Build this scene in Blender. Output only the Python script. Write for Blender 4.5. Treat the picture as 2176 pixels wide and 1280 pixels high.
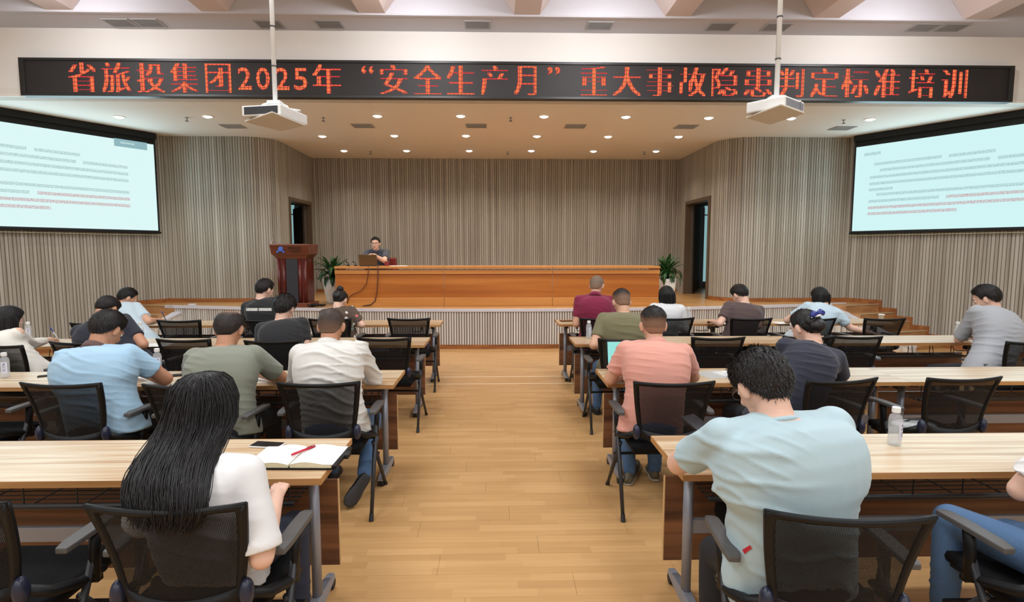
import bpy, bmesh, math, random
import numpy as np
from mathutils import Vector, Matrix, noise
R = math.radians
random.seed(7)
for o in list(bpy.data.objects): bpy.data.objects.remove(o)
scene = bpy.context.scene
C = scene.collection

# ---------------------------------------------------------------- camera, world, light, exposure
CAM_H, FPX, PITCH, YAW = 1.69, 1190.0, math.atan(108/1190), math.atan(30/1190)
cam = bpy.data.cameras.new('camera'); cam.sensor_fit = 'HORIZONTAL'; cam.sensor_width = 36
cam.lens = 36*FPX/2176; cam.clip_start = .02
camo = bpy.data.objects.new('camera', cam); C.objects.link(camo)
camo.location = (0, 0, CAM_H); camo.rotation_euler = (math.pi/2-PITCH, 0, -YAW)
scene.camera = camo
vs = scene.view_settings
vs.view_transform = 'Standard'; vs.look = 'None'; vs.gamma = 1; vs.use_curve_mapping = False
vs.exposure = 0.08
w = bpy.data.worlds.new('world'); scene.world = w; w.use_nodes = True
w.node_tree.nodes['Background'].inputs[0].default_value = (.8, .88, 1, 1)
w.node_tree.nodes['Background'].inputs[1].default_value = .25
def area(name, loc, size, power, col, rot=(0, 0, 0), sy=None, spread=180):
    l = bpy.data.lights.new(name, 'AREA'); l.shape = 'RECTANGLE'; l.size = size; l.size_y = sy or size
    l.energy = power; l.color = col; l.spread = R(spread)
    o = bpy.data.objects.new(name, l); C.objects.link(o); o.location = loc; o.rotation_euler = rot
    return o
for ly in (-5.2, -1.8, 1.6, 4.6):
    for lx in (-6.0, -2.0, 2.0, 6.0):
        area('hall_ceiling_lamp', (lx, ly, 4.7), 1.6, 70, (.90, .955, 1), sy=1.2)
# added fill lights, no visible fixture, brightening the white beam over the stage
for lx in (-5.2, -1.0, 1.4, 5.2):
    area('added_beam_fill', (lx, 6.6, 4.62), .5, 26, (.97, .97, 1), rot=(R(52), 0, 0), sy=.3)

# ---------------------------------------------------------------- pixel helpers (rays of the photograph onto real planes)
def ray(px, py):
    x = (px-1088)/FPX; z = -(py-640)/FPX; y = 1.
    y2 = y*math.cos(PITCH)+z*math.sin(PITCH); z2 = -y*math.sin(PITCH)+z*math.cos(PITCH)
    return Vector((x*math.cos(YAW)+y2*math.sin(YAW), -x*math.sin(YAW)+y2*math.cos(YAW), z2))
def atz(px, py, z):
    r = ray(px, py); t = (z-CAM_H)/r.z; return Vector((r.x*t, r.y*t, z))
def aty(px, py, Y):
    r = ray(px, py); t = Y/r.y; return Vector((r.x*t, Y, CAM_H+r.z*t))
def onwall(px, py, P, d):   # vertical plane through P with horizontal direction d
    r = ray(px, py); n = Vector((d[1], -d[0], 0)); t = (n.x*P[0]+n.y*P[1])/(n.x*r.x+n.y*r.y)
    q = Vector((r.x*t, r.y*t, CAM_H+r.z*t)); s = (q.x-P[0])*d[0]+(q.y-P[1])*d[1]
    return s, q.z

# ---------------------------------------------------------------- colours and materials
def srgb(r, g, b):
    f = lambda c: (c/255/12.92) if c/255 <= .04045 else ((c/255+.055)/1.055)**2.4
    return (f(r), f(g), f(b), 1)
def mat(name):
    m = bpy.data.materials.new(name); m.use_nodes = True
    return m, m.node_tree.nodes, m.node_tree.links, m.node_tree.nodes['Principled BSDF']
def plain(name, col, rough=.6, metal=0, bump=0, bscale=80, var=0, spec=.5, emit=None, es=1, sheen=0):
    m, N, L, P = mat(name)
    P.inputs['Base Color'].default_value = col; P.inputs['Roughness'].default_value = rough
    P.inputs['Metallic'].default_value = metal; P.inputs['Specular IOR Level'].default_value = spec
    if sheen: P.inputs['Sheen Weight'].default_value = sheen
    if emit: P.inputs['Emission Color'].default_value = emit; P.inputs['Emission Strength'].default_value = es
    if bump or var:
        tc = N.new('ShaderNodeTexCoord'); n = N.new('ShaderNodeTexNoise'); n.inputs['Scale'].default_value = bscale
        L.new(tc.outputs['Object'], n.inputs['Vector'])
        if bump:
            b = N.new('ShaderNodeBump'); b.inputs['Strength'].default_value = bump; b.inputs['Distance'].default_value = .01
            L.new(n.outputs['Fac'], b.inputs['Height']); L.new(b.outputs['Normal'], P.inputs['Normal'])
        if var:
            mx = N.new('ShaderNodeMix'); mx.data_type = 'RGBA'
            mx.inputs[6].default_value = [c*(1-var) for c in col[:3]]+[1]; mx.inputs[7].default_value = [min(1, c*(1+var)) for c in col[:3]]+[1]
            L.new(n.outputs['Fac'], mx.inputs[0]); L.new(mx.outputs[2], P.inputs['Base Color'])
    return m
def ramp(N, stops):
    r = N.new('ShaderNodeValToRGB'); e = r.color_ramp.elements
    e[0].position, e[0].color = stops[0]; e[1].position, e[1].color = stops[-1]
    for p, c in stops[1:-1]:
        k = e.new(p); k.color = c
    return r
def grain(name, stops, scale=(1, 14, 14), rough=.4, detail=4, nscale=1.0, bump=.05, coords='Object', coat=0):
    m, N, L, P = mat(name)
    tc = N.new('ShaderNodeTexCoord'); mp = N.new('ShaderNodeMapping'); mp.inputs['Scale'].default_value = scale
    L.new(tc.outputs[coords], mp.inputs[0])
    n = N.new('ShaderNodeTexNoise'); n.inputs['Scale'].default_value = nscale; n.inputs['Detail'].default_value = detail
    n.inputs['Distortion'].default_value = .3
    L.new(mp.outputs[0], n.inputs['Vector'])
    r = ramp(N, stops); L.new(n.outputs['Fac'], r.inputs[0]); L.new(r.outputs[0], P.inputs['Base Color'])
    P.inputs['Roughness'].default_value = rough; P.inputs['Coat Weight'].default_value = coat
    if bump:
        b = N.new('ShaderNodeBump'); b.inputs['Strength'].default_value = bump; b.inputs['Distance'].default_value = .004
        L.new(n.outputs['Fac'], b.inputs['Height']); L.new(b.outputs['Normal'], P.inputs['Normal'])
    return m
M = {}
M['table_top'] = grain('table_top_laminate', [(.30, srgb(170, 136, 100)), (.42, srgb(188, 156, 120)), (.50, srgb(210, 192, 164)), (.58, srgb(194, 164, 128)), (.70, srgb(174, 134, 96))], (.5, 13, 13), .33, 3)
M['table_edge'] = grain('table_edge_band', [(.3, srgb(158, 110, 62)), (.7, srgb(184, 136, 84))], (1, 8, 20), .4)
M['walnut'] = grain('modesty_panel_laminate', [(.3, srgb(78, 48, 32)), (.5, srgb(116, 76, 50)), (.7, srgb(146, 98, 64))], (.7, 9, 16), .4, 3)
M['light_band'] = plain('light_edge_band', srgb(206, 168, 118), .45)
M['metal'] = plain('grey_painted_metal', srgb(140, 143, 152), .38, .35)
M['dark_metal'] = plain('dark_grey_tube', srgb(50, 51, 54), .42, .3)
M['black'] = plain('black_plastic', srgb(12, 13, 15), .5, spec=.3)
M['black_fab'] = plain('black_seat_fabric', srgb(13, 13, 15), .9, bump=.3, bscale=400, spec=.2)
M['arm_pad'] = plain('charcoal_arm_pad', srgb(82, 81, 80), .5)
M['hinge'] = plain('blue_black_hinge_cover', srgb(32, 38, 58), .3)
M['rubber'] = plain('black_rubber', srgb(22, 22, 22), .6)
M['white_wall'] = plain('white_painted_plaster', srgb(236, 233, 228), .75, bump=.04, bscale=60)
M['ceiling_white'] = plain('ceiling_paint', srgb(232, 228, 222), .75, bump=.03, bscale=50)
M['hall_ceiling'] = plain('hall_ceiling_paint', srgb(198, 197, 204), .8)
M['rib'] = plain('pinkish_ceiling_rib', srgb(206, 192, 188), .75)
M['vent'] = plain('grey_vent_metal', srgb(158, 158, 160), .5)
M['vent_dark'] = plain('vent_recess', srgb(78, 74, 72), .8)
M['stage_wood'] = grain('stage_floor_wood', [(.3, srgb(176, 130, 78)), (.7, srgb(198, 154, 100))], (1.2, 10, 10), .3, 3)
M['step_wood'] = grain('step_wood', [(.3, srgb(158, 110, 68)), (.7, srgb(188, 142, 94))], (1.5, 9, 9), .35, 3)
M['skirt'] = grain('skirting_wood', [(.3, srgb(124, 72, 34)), (.7, srgb(164, 104, 54))], (2, 12, 12), .45, 3)
M['nosing'] = plain('pale_metal_nosing', srgb(214, 214, 224), .35, .2)
M['desk_wood'] = grain('orange_cherry_veneer', [(.28, srgb(156, 88, 34)), (.5, srgb(174, 104, 42)), (.72, srgb(188, 120, 54))], (.45, 9, 9), .3, 4)
M['desk_light'] = grain('light_cherry_moulding', [(.3, srgb(186, 122, 58)), (.7, srgb(204, 142, 76))], (.5, 8, 8), .3, 3)
M['mahogany'] = grain('dark_red_mahogany', [(.3, srgb(62, 18, 16)), (.7, srgb(100, 34, 26))], (8, 8, .8), .3, 3)
M['mahogany_top'] = grain('brown_mahogany', [(.3, srgb(84, 42, 26)), (.7, srgb(118, 62, 40))], (.8, 8, 8), .35, 3)
M['slate'] = plain('dark_slate_panel', srgb(44, 46, 54), .4)
M['white_plastic'] = plain('white_plastic', srgb(226, 226, 224), .4)
M['cream_plastic'] = plain('cream_painted_steel', srgb(214, 206, 192), .45)
M['paper'] = plain('white_paper', srgb(240, 240, 236), .8)
M['paper_edge'] = plain('cream_page_edges', srgb(228, 222, 190), .8, bump=.4, bscale=300)
M['red_pen'] = plain('red_pen_plastic', srgb(196, 40, 62), .35)
M['blue'] = plain('blue_plastic', srgb(48, 82, 170), .4)
M['screen_black'] = plain('black_screen_border', srgb(14, 20, 22), .7)
M['door_dark'] = plain('dark_brown_door', srgb(70, 60, 46), .5, bump=.05, bscale=30)
M['door_frame'] = plain('brown_door_frame', srgb(96, 80, 62), .45)
M['leaf'] = plain('dark_green_leaf', srgb(34, 74, 30), .45, var=.5, bscale=12)
M['pot'] = plain('white_ceramic_pot', srgb(232, 228, 220), .3)
M['soil'] = plain('dark_soil', srgb(50, 38, 28), .95)
M['glassy'] = plain('pale_corridor_light', srgb(150, 200, 205), .5, emit=srgb(165, 215, 220), es=.55)
M['eye'] = plain('eye_white', srgb(225, 222, 218), .3)
M['iris'] = plain('dark_iris', srgb(30, 20, 14), .3)
M['lip'] = plain('lips', srgb(178, 104, 92), .5)
M['lamp_glow'] = plain('downlight_lens', (1, 1, 1, 1), .5, emit=(1, .93, .80, 1), es=14)
M['lamp_ring'] = plain('white_lamp_ring', srgb(240, 236, 228), .4)

def clear_mat(name, col, alpha, rough=.08):
    m, N, L, P = mat(name)
    P.inputs['Base Color'].default_value = col; P.inputs['Roughness'].default_value = rough
    t = N.new('ShaderNodeBsdfTransparent'); mx = N.new('ShaderNodeMixShader'); mx.inputs[0].default_value = alpha
    L.new(t.outputs[0], mx.inputs[1]); L.new(P.outputs[0], mx.inputs[2]); L.new(mx.outputs[0], N['Material Output'].inputs[0])
    return m
M['bottle'] = clear_mat('clear_bottle_plastic', srgb(225, 228, 232), .30)
M['water'] = clear_mat('clear_water', srgb(205, 218, 222), .22, .02)
M['film'] = clear_mat('clear_crinkled_film', srgb(230, 234, 235), .45, .15)
def mesh_cloth():
    m, N, L, P = mat('black_chair_mesh')
    P.inputs['Base Color'].default_value = srgb(15, 15, 17); P.inputs['Roughness'].default_value = .7; P.inputs['Specular IOR Level'].default_value = .25
    tc = N.new('ShaderNodeTexCoord'); mp = N.new('ShaderNodeMapping'); mp.inputs['Scale'].default_value = (1, .0, 1)
    L.new(tc.outputs['Object'], mp.inputs[0])
    v = N.new('ShaderNodeTexVoronoi'); v.inputs['Scale'].default_value = 210; v.inputs['Randomness'].default_value = 0
    L.new(mp.outputs[0], v.inputs['Vector'])
    c = N.new('ShaderNodeMath'); c.operation = 'LESS_THAN'; c.inputs[1].default_value = .34
    L.new(v.outputs['Distance'], c.inputs[0])
    mul = N.new('ShaderNodeMath'); mul.operation = 'MULTIPLY'; mul.inputs[1].default_value = .36
    L.new(c.outputs[0], mul.inputs[0])
    inv = N.new('ShaderNodeMath'); inv.operation = 'SUBTRACT'; inv.inputs[0].default_value = 1; L.new(mul.outputs[0], inv.inputs[1])
    t = N.new('ShaderNodeBsdfTransparent'); mx = N.new('ShaderNodeMixShader')
    L.new(inv.outputs[0], mx.inputs[0]); L.new(t.outputs[0], mx.inputs[1]); L.new(P.outputs[0], mx.inputs[2])
    L.new(mx.outputs[0], N['Material Output'].inputs[0])
    return m
M['mesh'] = mesh_cloth()
def slat_mat(name, cols):
    m, N, L, P = mat(name)
    tc = N.new('ShaderNodeTexCoord'); mp = N.new('ShaderNodeMapping'); mp.inputs['Scale'].default_value = (17, 17, .22)
    L.new(tc.outputs['Object'], mp.inputs[0])
    n = N.new('ShaderNodeTexNoise'); n.inputs['Scale'].default_value = 1; n.inputs['Detail'].default_value = 2.5
    L.new(mp.outputs[0], n.inputs['Vector'])
    r = ramp(N, [(.30, cols[0]), (.44, cols[1]), (.54, cols[2]), (.70, cols[3])])
    L.new(n.outputs['Fac'], r.inputs[0]); L.new(r.outputs[0], P.inputs['Base Color']); P.inputs['Roughness'].default_value = .5
    return m
M['slat'] = slat_mat('striped_slat_laminate', [srgb(140, 134, 123), srgb(156, 151, 140), srgb(169, 165, 154), srgb(182, 179, 171)])
M['slat_pale'] = slat_mat('pale_slat_laminate', [srgb(182, 174, 166), srgb(198, 192, 184), srgb(210, 205, 198), srgb(220, 217, 212)])
M['groove'] = plain('slat_groove_back', srgb(138, 129, 118), .8)
def plank_mat():
    m, N, L, P = mat('oak_strip_flooring')
    g = N.new('ShaderNodeNewGeometry'); s = N.new('ShaderNodeSeparateXYZ'); L.new(g.outputs['Position'], s.inputs[0])
    def mth(op, a, b=None):
        k = N.new('ShaderNodeMath'); k.operation = op
        for i, v in enumerate((a, b)):
            if v is None: continue
            if isinstance(v, (int, float)): k.inputs[i].default_value = v
            else: L.new(v, k.inputs[i])
        return k.outputs[0]
    row = mth('FLOOR', mth('DIVIDE', s.outputs['Y'], .065))
    off = mth('MULTIPLY', mth('FRACT', mth('MULTIPLY', row, .437)), 3.1)
    col = mth('FLOOR', mth('DIVIDE', mth('ADD', s.outputs['X'], off), .42))
    cb = N.new('ShaderNodeCombineXYZ'); L.new(row, cb.inputs[0]); L.new(col, cb.inputs[1])
    wn = N.new('ShaderNodeTexWhiteNoise'); L.new(cb.outputs[0], wn.inputs[0])
    mp = N.new('ShaderNodeMapping'); mp.inputs['Scale'].default_value = (1.6, 26, 1); L.new(g.outputs['Position'], mp.inputs[0])
    n = N.new('ShaderNodeTexNoise'); n.inputs['Scale'].default_value = 1.2; n.inputs['Detail'].default_value = 4; L.new(mp.outputs[0], n.inputs['Vector'])
    tot = mth('ADD', mth('MULTIPLY', wn.outputs['Value'], .38), mth('MULTIPLY', n.outputs['Fac'], .62))
    r = ramp(N, [(.2, srgb(182, 140, 90)), (.5, srgb(194, 151, 99)), (.8, srgb(206, 164, 112))])
    L.new(tot, r.inputs[0]); L.new(r.outputs[0], P.inputs['Base Color'])
    P.inputs['Roughness'].default_value = .3
    b = N.new('ShaderNodeBump'); b.inputs['Strength'].default_value = .05; b.inputs['Distance'].default_value = .003
    L.new(n.outputs['Fac'], b.inputs['Height']); L.new(b.outputs['Normal'], P.inputs['Normal'])
    return m
M['floor'] = plank_mat()

# ---------------------------------------------------------------- mesh builder
class MB:
    def __init__(s): s.v = []; s.f = []
    def add(s, vs, fs):
        k = len(s.v); s.v += [tuple(v) for v in vs]; s.f += [tuple(i+k for i in f) for f in fs]
    def box(s, c, d, rot=None, taper=None):
        hx, hy, hz = d[0]/2, d[1]/2, d[2]/2
        vs = [Vector((x, y, z)) for z in (-hz, hz) for y in (-hy, hy) for x in (-hx, hx)]
        if taper: vs = [Vector((v.x*(taper[0] if v.z > 0 else 1), v.y*(taper[1] if v.z > 0 else 1), v.z)) for v in vs]
        if rot is not None: vs = [rot @ v for v in vs]
        s.add([v+Vector(c) for v in vs], [(0, 2, 3, 1), (4, 5, 7, 6), (0, 1, 5, 4), (2, 6, 7, 3), (0, 4, 6, 2), (1, 3, 7, 5)])
    def prism(s, poly, z0, z1):
        n = len(poly)
        s.add([(p[0], p[1], z0) for p in poly]+[(p[0], p[1], z1) for p in poly],
              [tuple(range(n-1, -1, -1)), tuple(range(n, 2*n))]+[(i, (i+1) % n, (i+1) % n+n, i+n) for i in range(n)])
    def rings(s, rings, caps=True, closed=True):
        n = len(rings[0]); k = len(s.v)
        for r in rings: s.v += [tuple(p) for p in r]
        for a in range(len(rings)-1):
            for i in range(n if closed else n-1):
                j = (i+1) % n; s.f.append((k+a*n+i, k+a*n+j, k+(a+1)*n+j, k+(a+1)*n+i))
        if caps:
            s.f.append(tuple(k+i for i in range(n-1, -1, -1))); s.f.append(tuple(k+(len(rings)-1)*n+i for i in range(n)))
    def tube(s, pts, rad, n=8, flat=1.0, caps=True):
        pts = [Vector(p) for p in pts]; rs = []
        up = Vector((0, 0, 1)); prev = None
        for i, p in enumerate(pts):
            t = (pts[min(i+1, len(pts)-1)]-pts[max(i-1, 0)]).normalized()
            if prev is None:
                a = t.cross(up) if abs(t.z) < .95 else t.cross(Vector((0, 1, 0)))
            else: a = prev-t*prev.dot(t)
            a.normalize(); prev = a; b = t.cross(a)
            r = rad[i] if isinstance(rad, (list, tuple)) else rad
            rs.append([p+a*math.cos(2*math.pi*k/n)*r+b*math.sin(2*math.pi*k/n)*r*flat for k in range(n)])
        s.rings(rs, caps)
    def lathe(s, prof, c=(0, 0, 0), n=20, caps=True):
        s.rings([[(c[0]+r*math.cos(2*math.pi*k/n), c[1]+r*math.sin(2*math.pi*k/n), c[2]+z) for k in range(n)] for r, z in prof], caps)
    def ell(s, c, r, rot=None, n=14, m=9):
        c = Vector(c); rs = []
        for i in range(m+1):
            th = math.pi*(i+.0001)/(m+.0002)
            ring = []
            for k in range(n):
                v = Vector((r[0]*math.sin(th)*math.cos(2*math.pi*k/n), r[1]*math.sin(th)*math.sin(2*math.pi*k/n), -r[2]*math.cos(th)))
                ring.append(c+(rot @ v if rot is not None else v))
            rs.append(ring)
        s.rings(rs)
    def cap(s, a, b, ra, rb, n=14):
        a, b = Vector(a), Vector(b); t = (b-a); L = t.length or 1e-4; t /= L
        x = t.cross(Vector((0, 0, 1)) if abs(t.z) < .9 else Vector((0, 1, 0))).normalized(); y = t.cross(x); rs = []
        for k in range(6):
            q = math.pi/2*(1-k/5)*.98
            rs.append((a-t*ra*math.sin(q), ra*math.cos(q)))
        for k in range(6):
            q = math.pi/2*(k/5)*.98
            rs.append((b+t*rb*math.sin(q), rb*math.cos(q)))
        s.rings([[c+x*math.cos(2*math.pi*i/n)*r+y*math.sin(2*math.pi*i/n)*r for i in range(n)] for c, r in rs])
    def mesh(s, name='m', smooth=False):
        me = bpy.data.meshes.new(name); me.from_pydata(s.v, [], s.f); me.update()
        if smooth: me.polygons.foreach_set('use_smooth', [True]*len(me.polygons))
        return me
    def build(s, name, m, parent=None, smooth=False, bevel=0, fix=True):
        me = s.mesh(name, smooth)
        if fix or bevel:
            bm = bmesh.new(); bm.from_mesh(me)
            bmesh.ops.recalc_face_normals(bm, faces=bm.faces)
            if bevel:
                ed = [e for e in bm.edges if len(e.link_faces) == 2 and e.calc_face_angle(0) > .5]
                bmesh.ops.bevel(bm, geom=ed, offset=bevel, segments=2, affect='EDGES', profile=.6)
            bm.to_mesh(me); bm.free()
        return link(name, me, m, parent)
def link(name, me, m, parent=None):
    o = bpy.data.objects.new(name, me); C.objects.link(o)
    if m is not None:
        for k in (m if isinstance(m, list) else [m]): me.materials.append(k)
    if parent is not None: o.parent = parent
    return o
def tag(o, label=None, cat=None, group=None, kind=None):
    if label: o['label'] = label
    if cat: o['category'] = cat
    if group: o['group'] = group
    if kind: o['kind'] = kind
    return o
def thing(name, label, cat, loc=(0, 0, 0), rz=0, group=None):
    o = bpy.data.objects.new(name, None); o.empty_display_size = .1; C.objects.link(o)
    o.location = loc; o.rotation_euler = (0, 0, rz); return tag(o, label, cat, group)
def copy_tree(o, parent=None):
    c = o.copy(); C.objects.link(c)
    if parent is not None: c.parent = parent
    for ch in [k for k in o.children]: copy_tree(ch, c)
    return c
def bx(name, c, d, m, parent=None, bevel=0, rot=None):
    b = MB(); b.box(c, d, rot); return b.build(name, m, parent, bevel=bevel)
def struct(o, label=None):
    o['kind'] = 'structure'
    if label: o['label'] = label
    return o

# ================================================================ THE ROOM
SZ = .68          # stage height
CZ = 3.85         # stage ceiling
# hall floor
fl = bx('floor', (0, 1.0, -.06), (24, 18.4, .08), M['groove']); struct(fl, 'pale oak strip floor of the hall with an aisle down the middle')
PW, PL = .195, 1.26
pm = MB(); pm.box((0, 0, 0), (PL-.0012, PW-.0012, .02)); proto = None
far = MB(); rowi = 0; yy = .55
while yy < 9.75:
    off = (rowi*.437 % 1)*PL
    for k in range(-9, 10):
        x = k*PL+off
        near = -1.9 < x < 1.9 and 1.05 < yy
        if near:
            if proto is None: proto = pm.build('plank', M['floor'], fl, bevel=0); o = proto
            else: o = bpy.data.objects.new('plank', proto.data); C.objects.link(o); o.parent = fl
            o.location = (x, yy, -.01)
        else: far.box((x, yy, -.01), (PL-.0012, PW-.0012, .02))
    rowi += 1; yy += PW
yy = .55-PW
while yy > -8.2:
    for k in range(-4, 5): far.box((k*2.6, yy-.3, -.01), (2.597, .597, .02))
    yy -= .6
o = far.build('plank_field', M['floor'], fl, fix=False); o['kind'] = 'stuff'
for py in (801, 816):   # two pale tape lines across the aisle
    p = atz(1060, py, 0); tp = bx('floor_line', (0, p.y, .001), (4.6, .018, .002), plain('pale_floor_line', srgb(232, 214, 180), .5))
    tag(tp, 'pale thin line laid across the wooden aisle, %s one' % ('farther' if py == 801 else 'nearer'), 'floor line', 'pale lines across the aisle')

# stage platform with curved front
def arc_y(x): return 9.53+.022*x*x
XL, XR = -6.05, 6.62
arc = [(XL+(XR-XL)*i/40, arc_y(XL+(XR-XL)*i/40)) for i in range(41)]
back = [(XR+.5, 10.6), (7.6, 11.6), (4.45, 14.0), (-4.45, 14.0), (-7.0, 11.6), (XL-.5, 10.6)]
b = MB(); b.prism(arc+back, 0, SZ-.02)
st = b.build('floor_stage', M['groove']); struct(st, 'raised stage platform with a curved front edge')
b = MB(); b.prism([(x, y+.02) for x, y in arc]+back, SZ-.02, SZ); b.build('stage_floor_boards', M['stage_wood'], st)
# fascia: vertical slats following the arc
base = MB(); sl = MB(); n = int((XR-XL)/.044)
for i in range(n):
    x = XL+(i+.5)*(XR-XL)/n; y = arc_y(x); a = math.atan(.044*x)
    sl.box((x, y-.012, (SZ-.03+.075)/2), (.027, .022, SZ-.03-.075), Matrix.Rotation(a, 3, 'Z'))
o = sl.build('slat', M['slat_pale'], st); o['kind'] = 'stuff'; o['label'] = 'pale narrow vertical slats facing the stage front'
def strip(pts, off0, off1, z0, z1):
    q = MB(); rs = []
    for i, (x, y) in enumerate(pts):
        a = pts[max(i-1, 0)]; c = pts[min(i+1, len(pts)-1)]; t = Vector((c[0]-a[0], c[1]-a[1])).normalized(); nn = Vector((t.y, -t.x))
        rs.append([(x+nn.x*off0, y+nn.y*off0, z0), (x+nn.x*off1, y+nn.y*off1, z0), (x+nn.x*off1, y+nn.y*off1, z1), (x+nn.x*off0, y+nn.y*off0, z1)])
    q.rings(rs); return q
strip(arc, -.03, .045, SZ-.035, SZ+.012).build('nosing', M['nosing'], st)['label'] = 'pale metal nosing'
strip(arc, 0, .028, 0, .075).build('skirting', M['skirt'], st)

# wall line from photograph corners
WL = [(-6.34, 11.07), (-4.95, 11.03), (-4.70, 11.06), (-4.50, 11.18), (-4.38, 11.38), (-4.34, 11.62), (-4.38, 13.55)]
WR = [(6.83, 10.87), (4.95, 10.83), (4.72, 10.88), (4.52, 11.02), (4.40, 11.22), (4.36, 11.45), (4.36, 13.55)]
dL = Vector((-.539, -.843)); dR = Vector((.541, -.841))
def wall(name, pts, z0, z1, label, gaps=(), th=.15, pitch=.05, mt='slat', into=1):
    # base slab plus proud slats; into = side the slats stand on
    q = MB(); P = [Vector(p) for p in pts]
    rs = []
    for i, p in enumerate(P):
        t = (P[min(i+1, len(P)-1)]-P[max(i-1, 0)]).normalized(); nn = Vector((t.y, -t.x))*into
        rs.append((p, nn))
    segs = []
    for i in range(len(P)-1): segs.append((P[i], P[i+1]))
    w = None
    for a, c in segs:
        d = c-a; L = d.length; d /= L; nn = Vector((d.y, -d.x))*into
        parts = [(0, L, z0, z1)]
        for (ga, gb, gz0, gz1, si) in gaps:
            if segs.index((a, c)) == si:
                parts = [(0, ga, z0, z1), (gb, L, z0, z1), (ga, gb, gz1, z1)]
        for (s0, s1, za, zb) in parts:
            m_ = a+d*(s0+s1)/2-nn*th/2
            q.box((m_.x, m_.y, (za+zb)/2), (s1-s0+.004, th, zb-za), Matrix.Rotation(math.atan2(d.y, d.x), 3, 'Z'))
    w = q.build(name, M['groove']); struct(w, label)
    sb = MB()
    for a, c in segs:
        d = c-a; L = d.length; d /= L; nn = Vector((d.y, -d.x))*into; n = max(1, round(L/pitch)); rot = Matrix.Rotation(math.atan2(d.y, d.x), 3, 'Z')
        for k in range(n):
            s = (k+.5)*L/n; za, zb = z0, z1
            for (ga, gb, gz0, gz1, si) in gaps:
                if segs.index((a, c)) == si and ga-.01 < s < gb+.01: za = gz1
            p = a+d*s+nn*.006
            wd = L/n*(.70 if k % 3 else .84)
            sb.box((p.x, p.y, (za+zb)/2), (wd, .016, zb-za), rot)
    o = sb.build('slat', M[mt], w); o['kind'] = 'stuff'; o['label'] = 'narrow vertical grey-brown slats'
    return w
Lend = (WL[0][0]+dL.x*8.6, WL[0][1]+dL.y*8.6); Rend = (WR[0][0]+dR.x*8.6, WR[0][1]+dR.y*8.6)
wall('wall_back', [(-4.5, 13.55), (4.5, 13.55)], SZ, CZ, 'slatted wall behind the stage desk', pitch=.052, into=1)
wall('wall_left_screen', [WL[0], Lend], 0, CZ, 'slatted wall under and behind the left projection screen', into=-1)
wall('wall_right_screen', [WR[0], Rend], 0, CZ, 'slatted wall under and behind the right projection screen', into=1)
dl0, dl1 = onwall(614, 500, (-4.36, 11.62), (0, 1))[0], onwall(661, 500, (-4.36, 11.62), (0, 1))[0]
dr0, dr1 = onwall(1516, 500, (4.36, 11.45), (0, 1))[0], onwall(1458, 500, (4.36, 11.45), (0, 1))[0]
dl0 = max(.02, dl0); dl1 = min(dl1, 1.85); dr0 = max(.02, dr0); dr1 = min(dr1, 2.0)
DT = 2.80
wall('wall_left', WL, SZ, CZ, 'curved slatted wall wing left of the stage', gaps=[(dl0, dl1, SZ, DT, 5)], into=1)
wall('wall_right', WR, SZ, CZ, 'curved slatted wall wing right of the stage', gaps=[(dr0, dr1, SZ, DT, 5)], into=-1)
# skirting round the stage
for nm, pts, sgn in (('baseboard_left', WL[:6], 1), ('baseboard_right', WR[:6], -1)):
    q = strip(pts, 0, .03*sgn, SZ, SZ+.075); struct(q.build(nm, M['skirt']), 'brown skirting at the foot of the curved wall wing, %s' % nm[10:])
struct(bx('baseboard_back', (0, 13.525, SZ+.04), (8.7, .03, .08), M['skirt']), 'brown skirting under the back wall')
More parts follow.
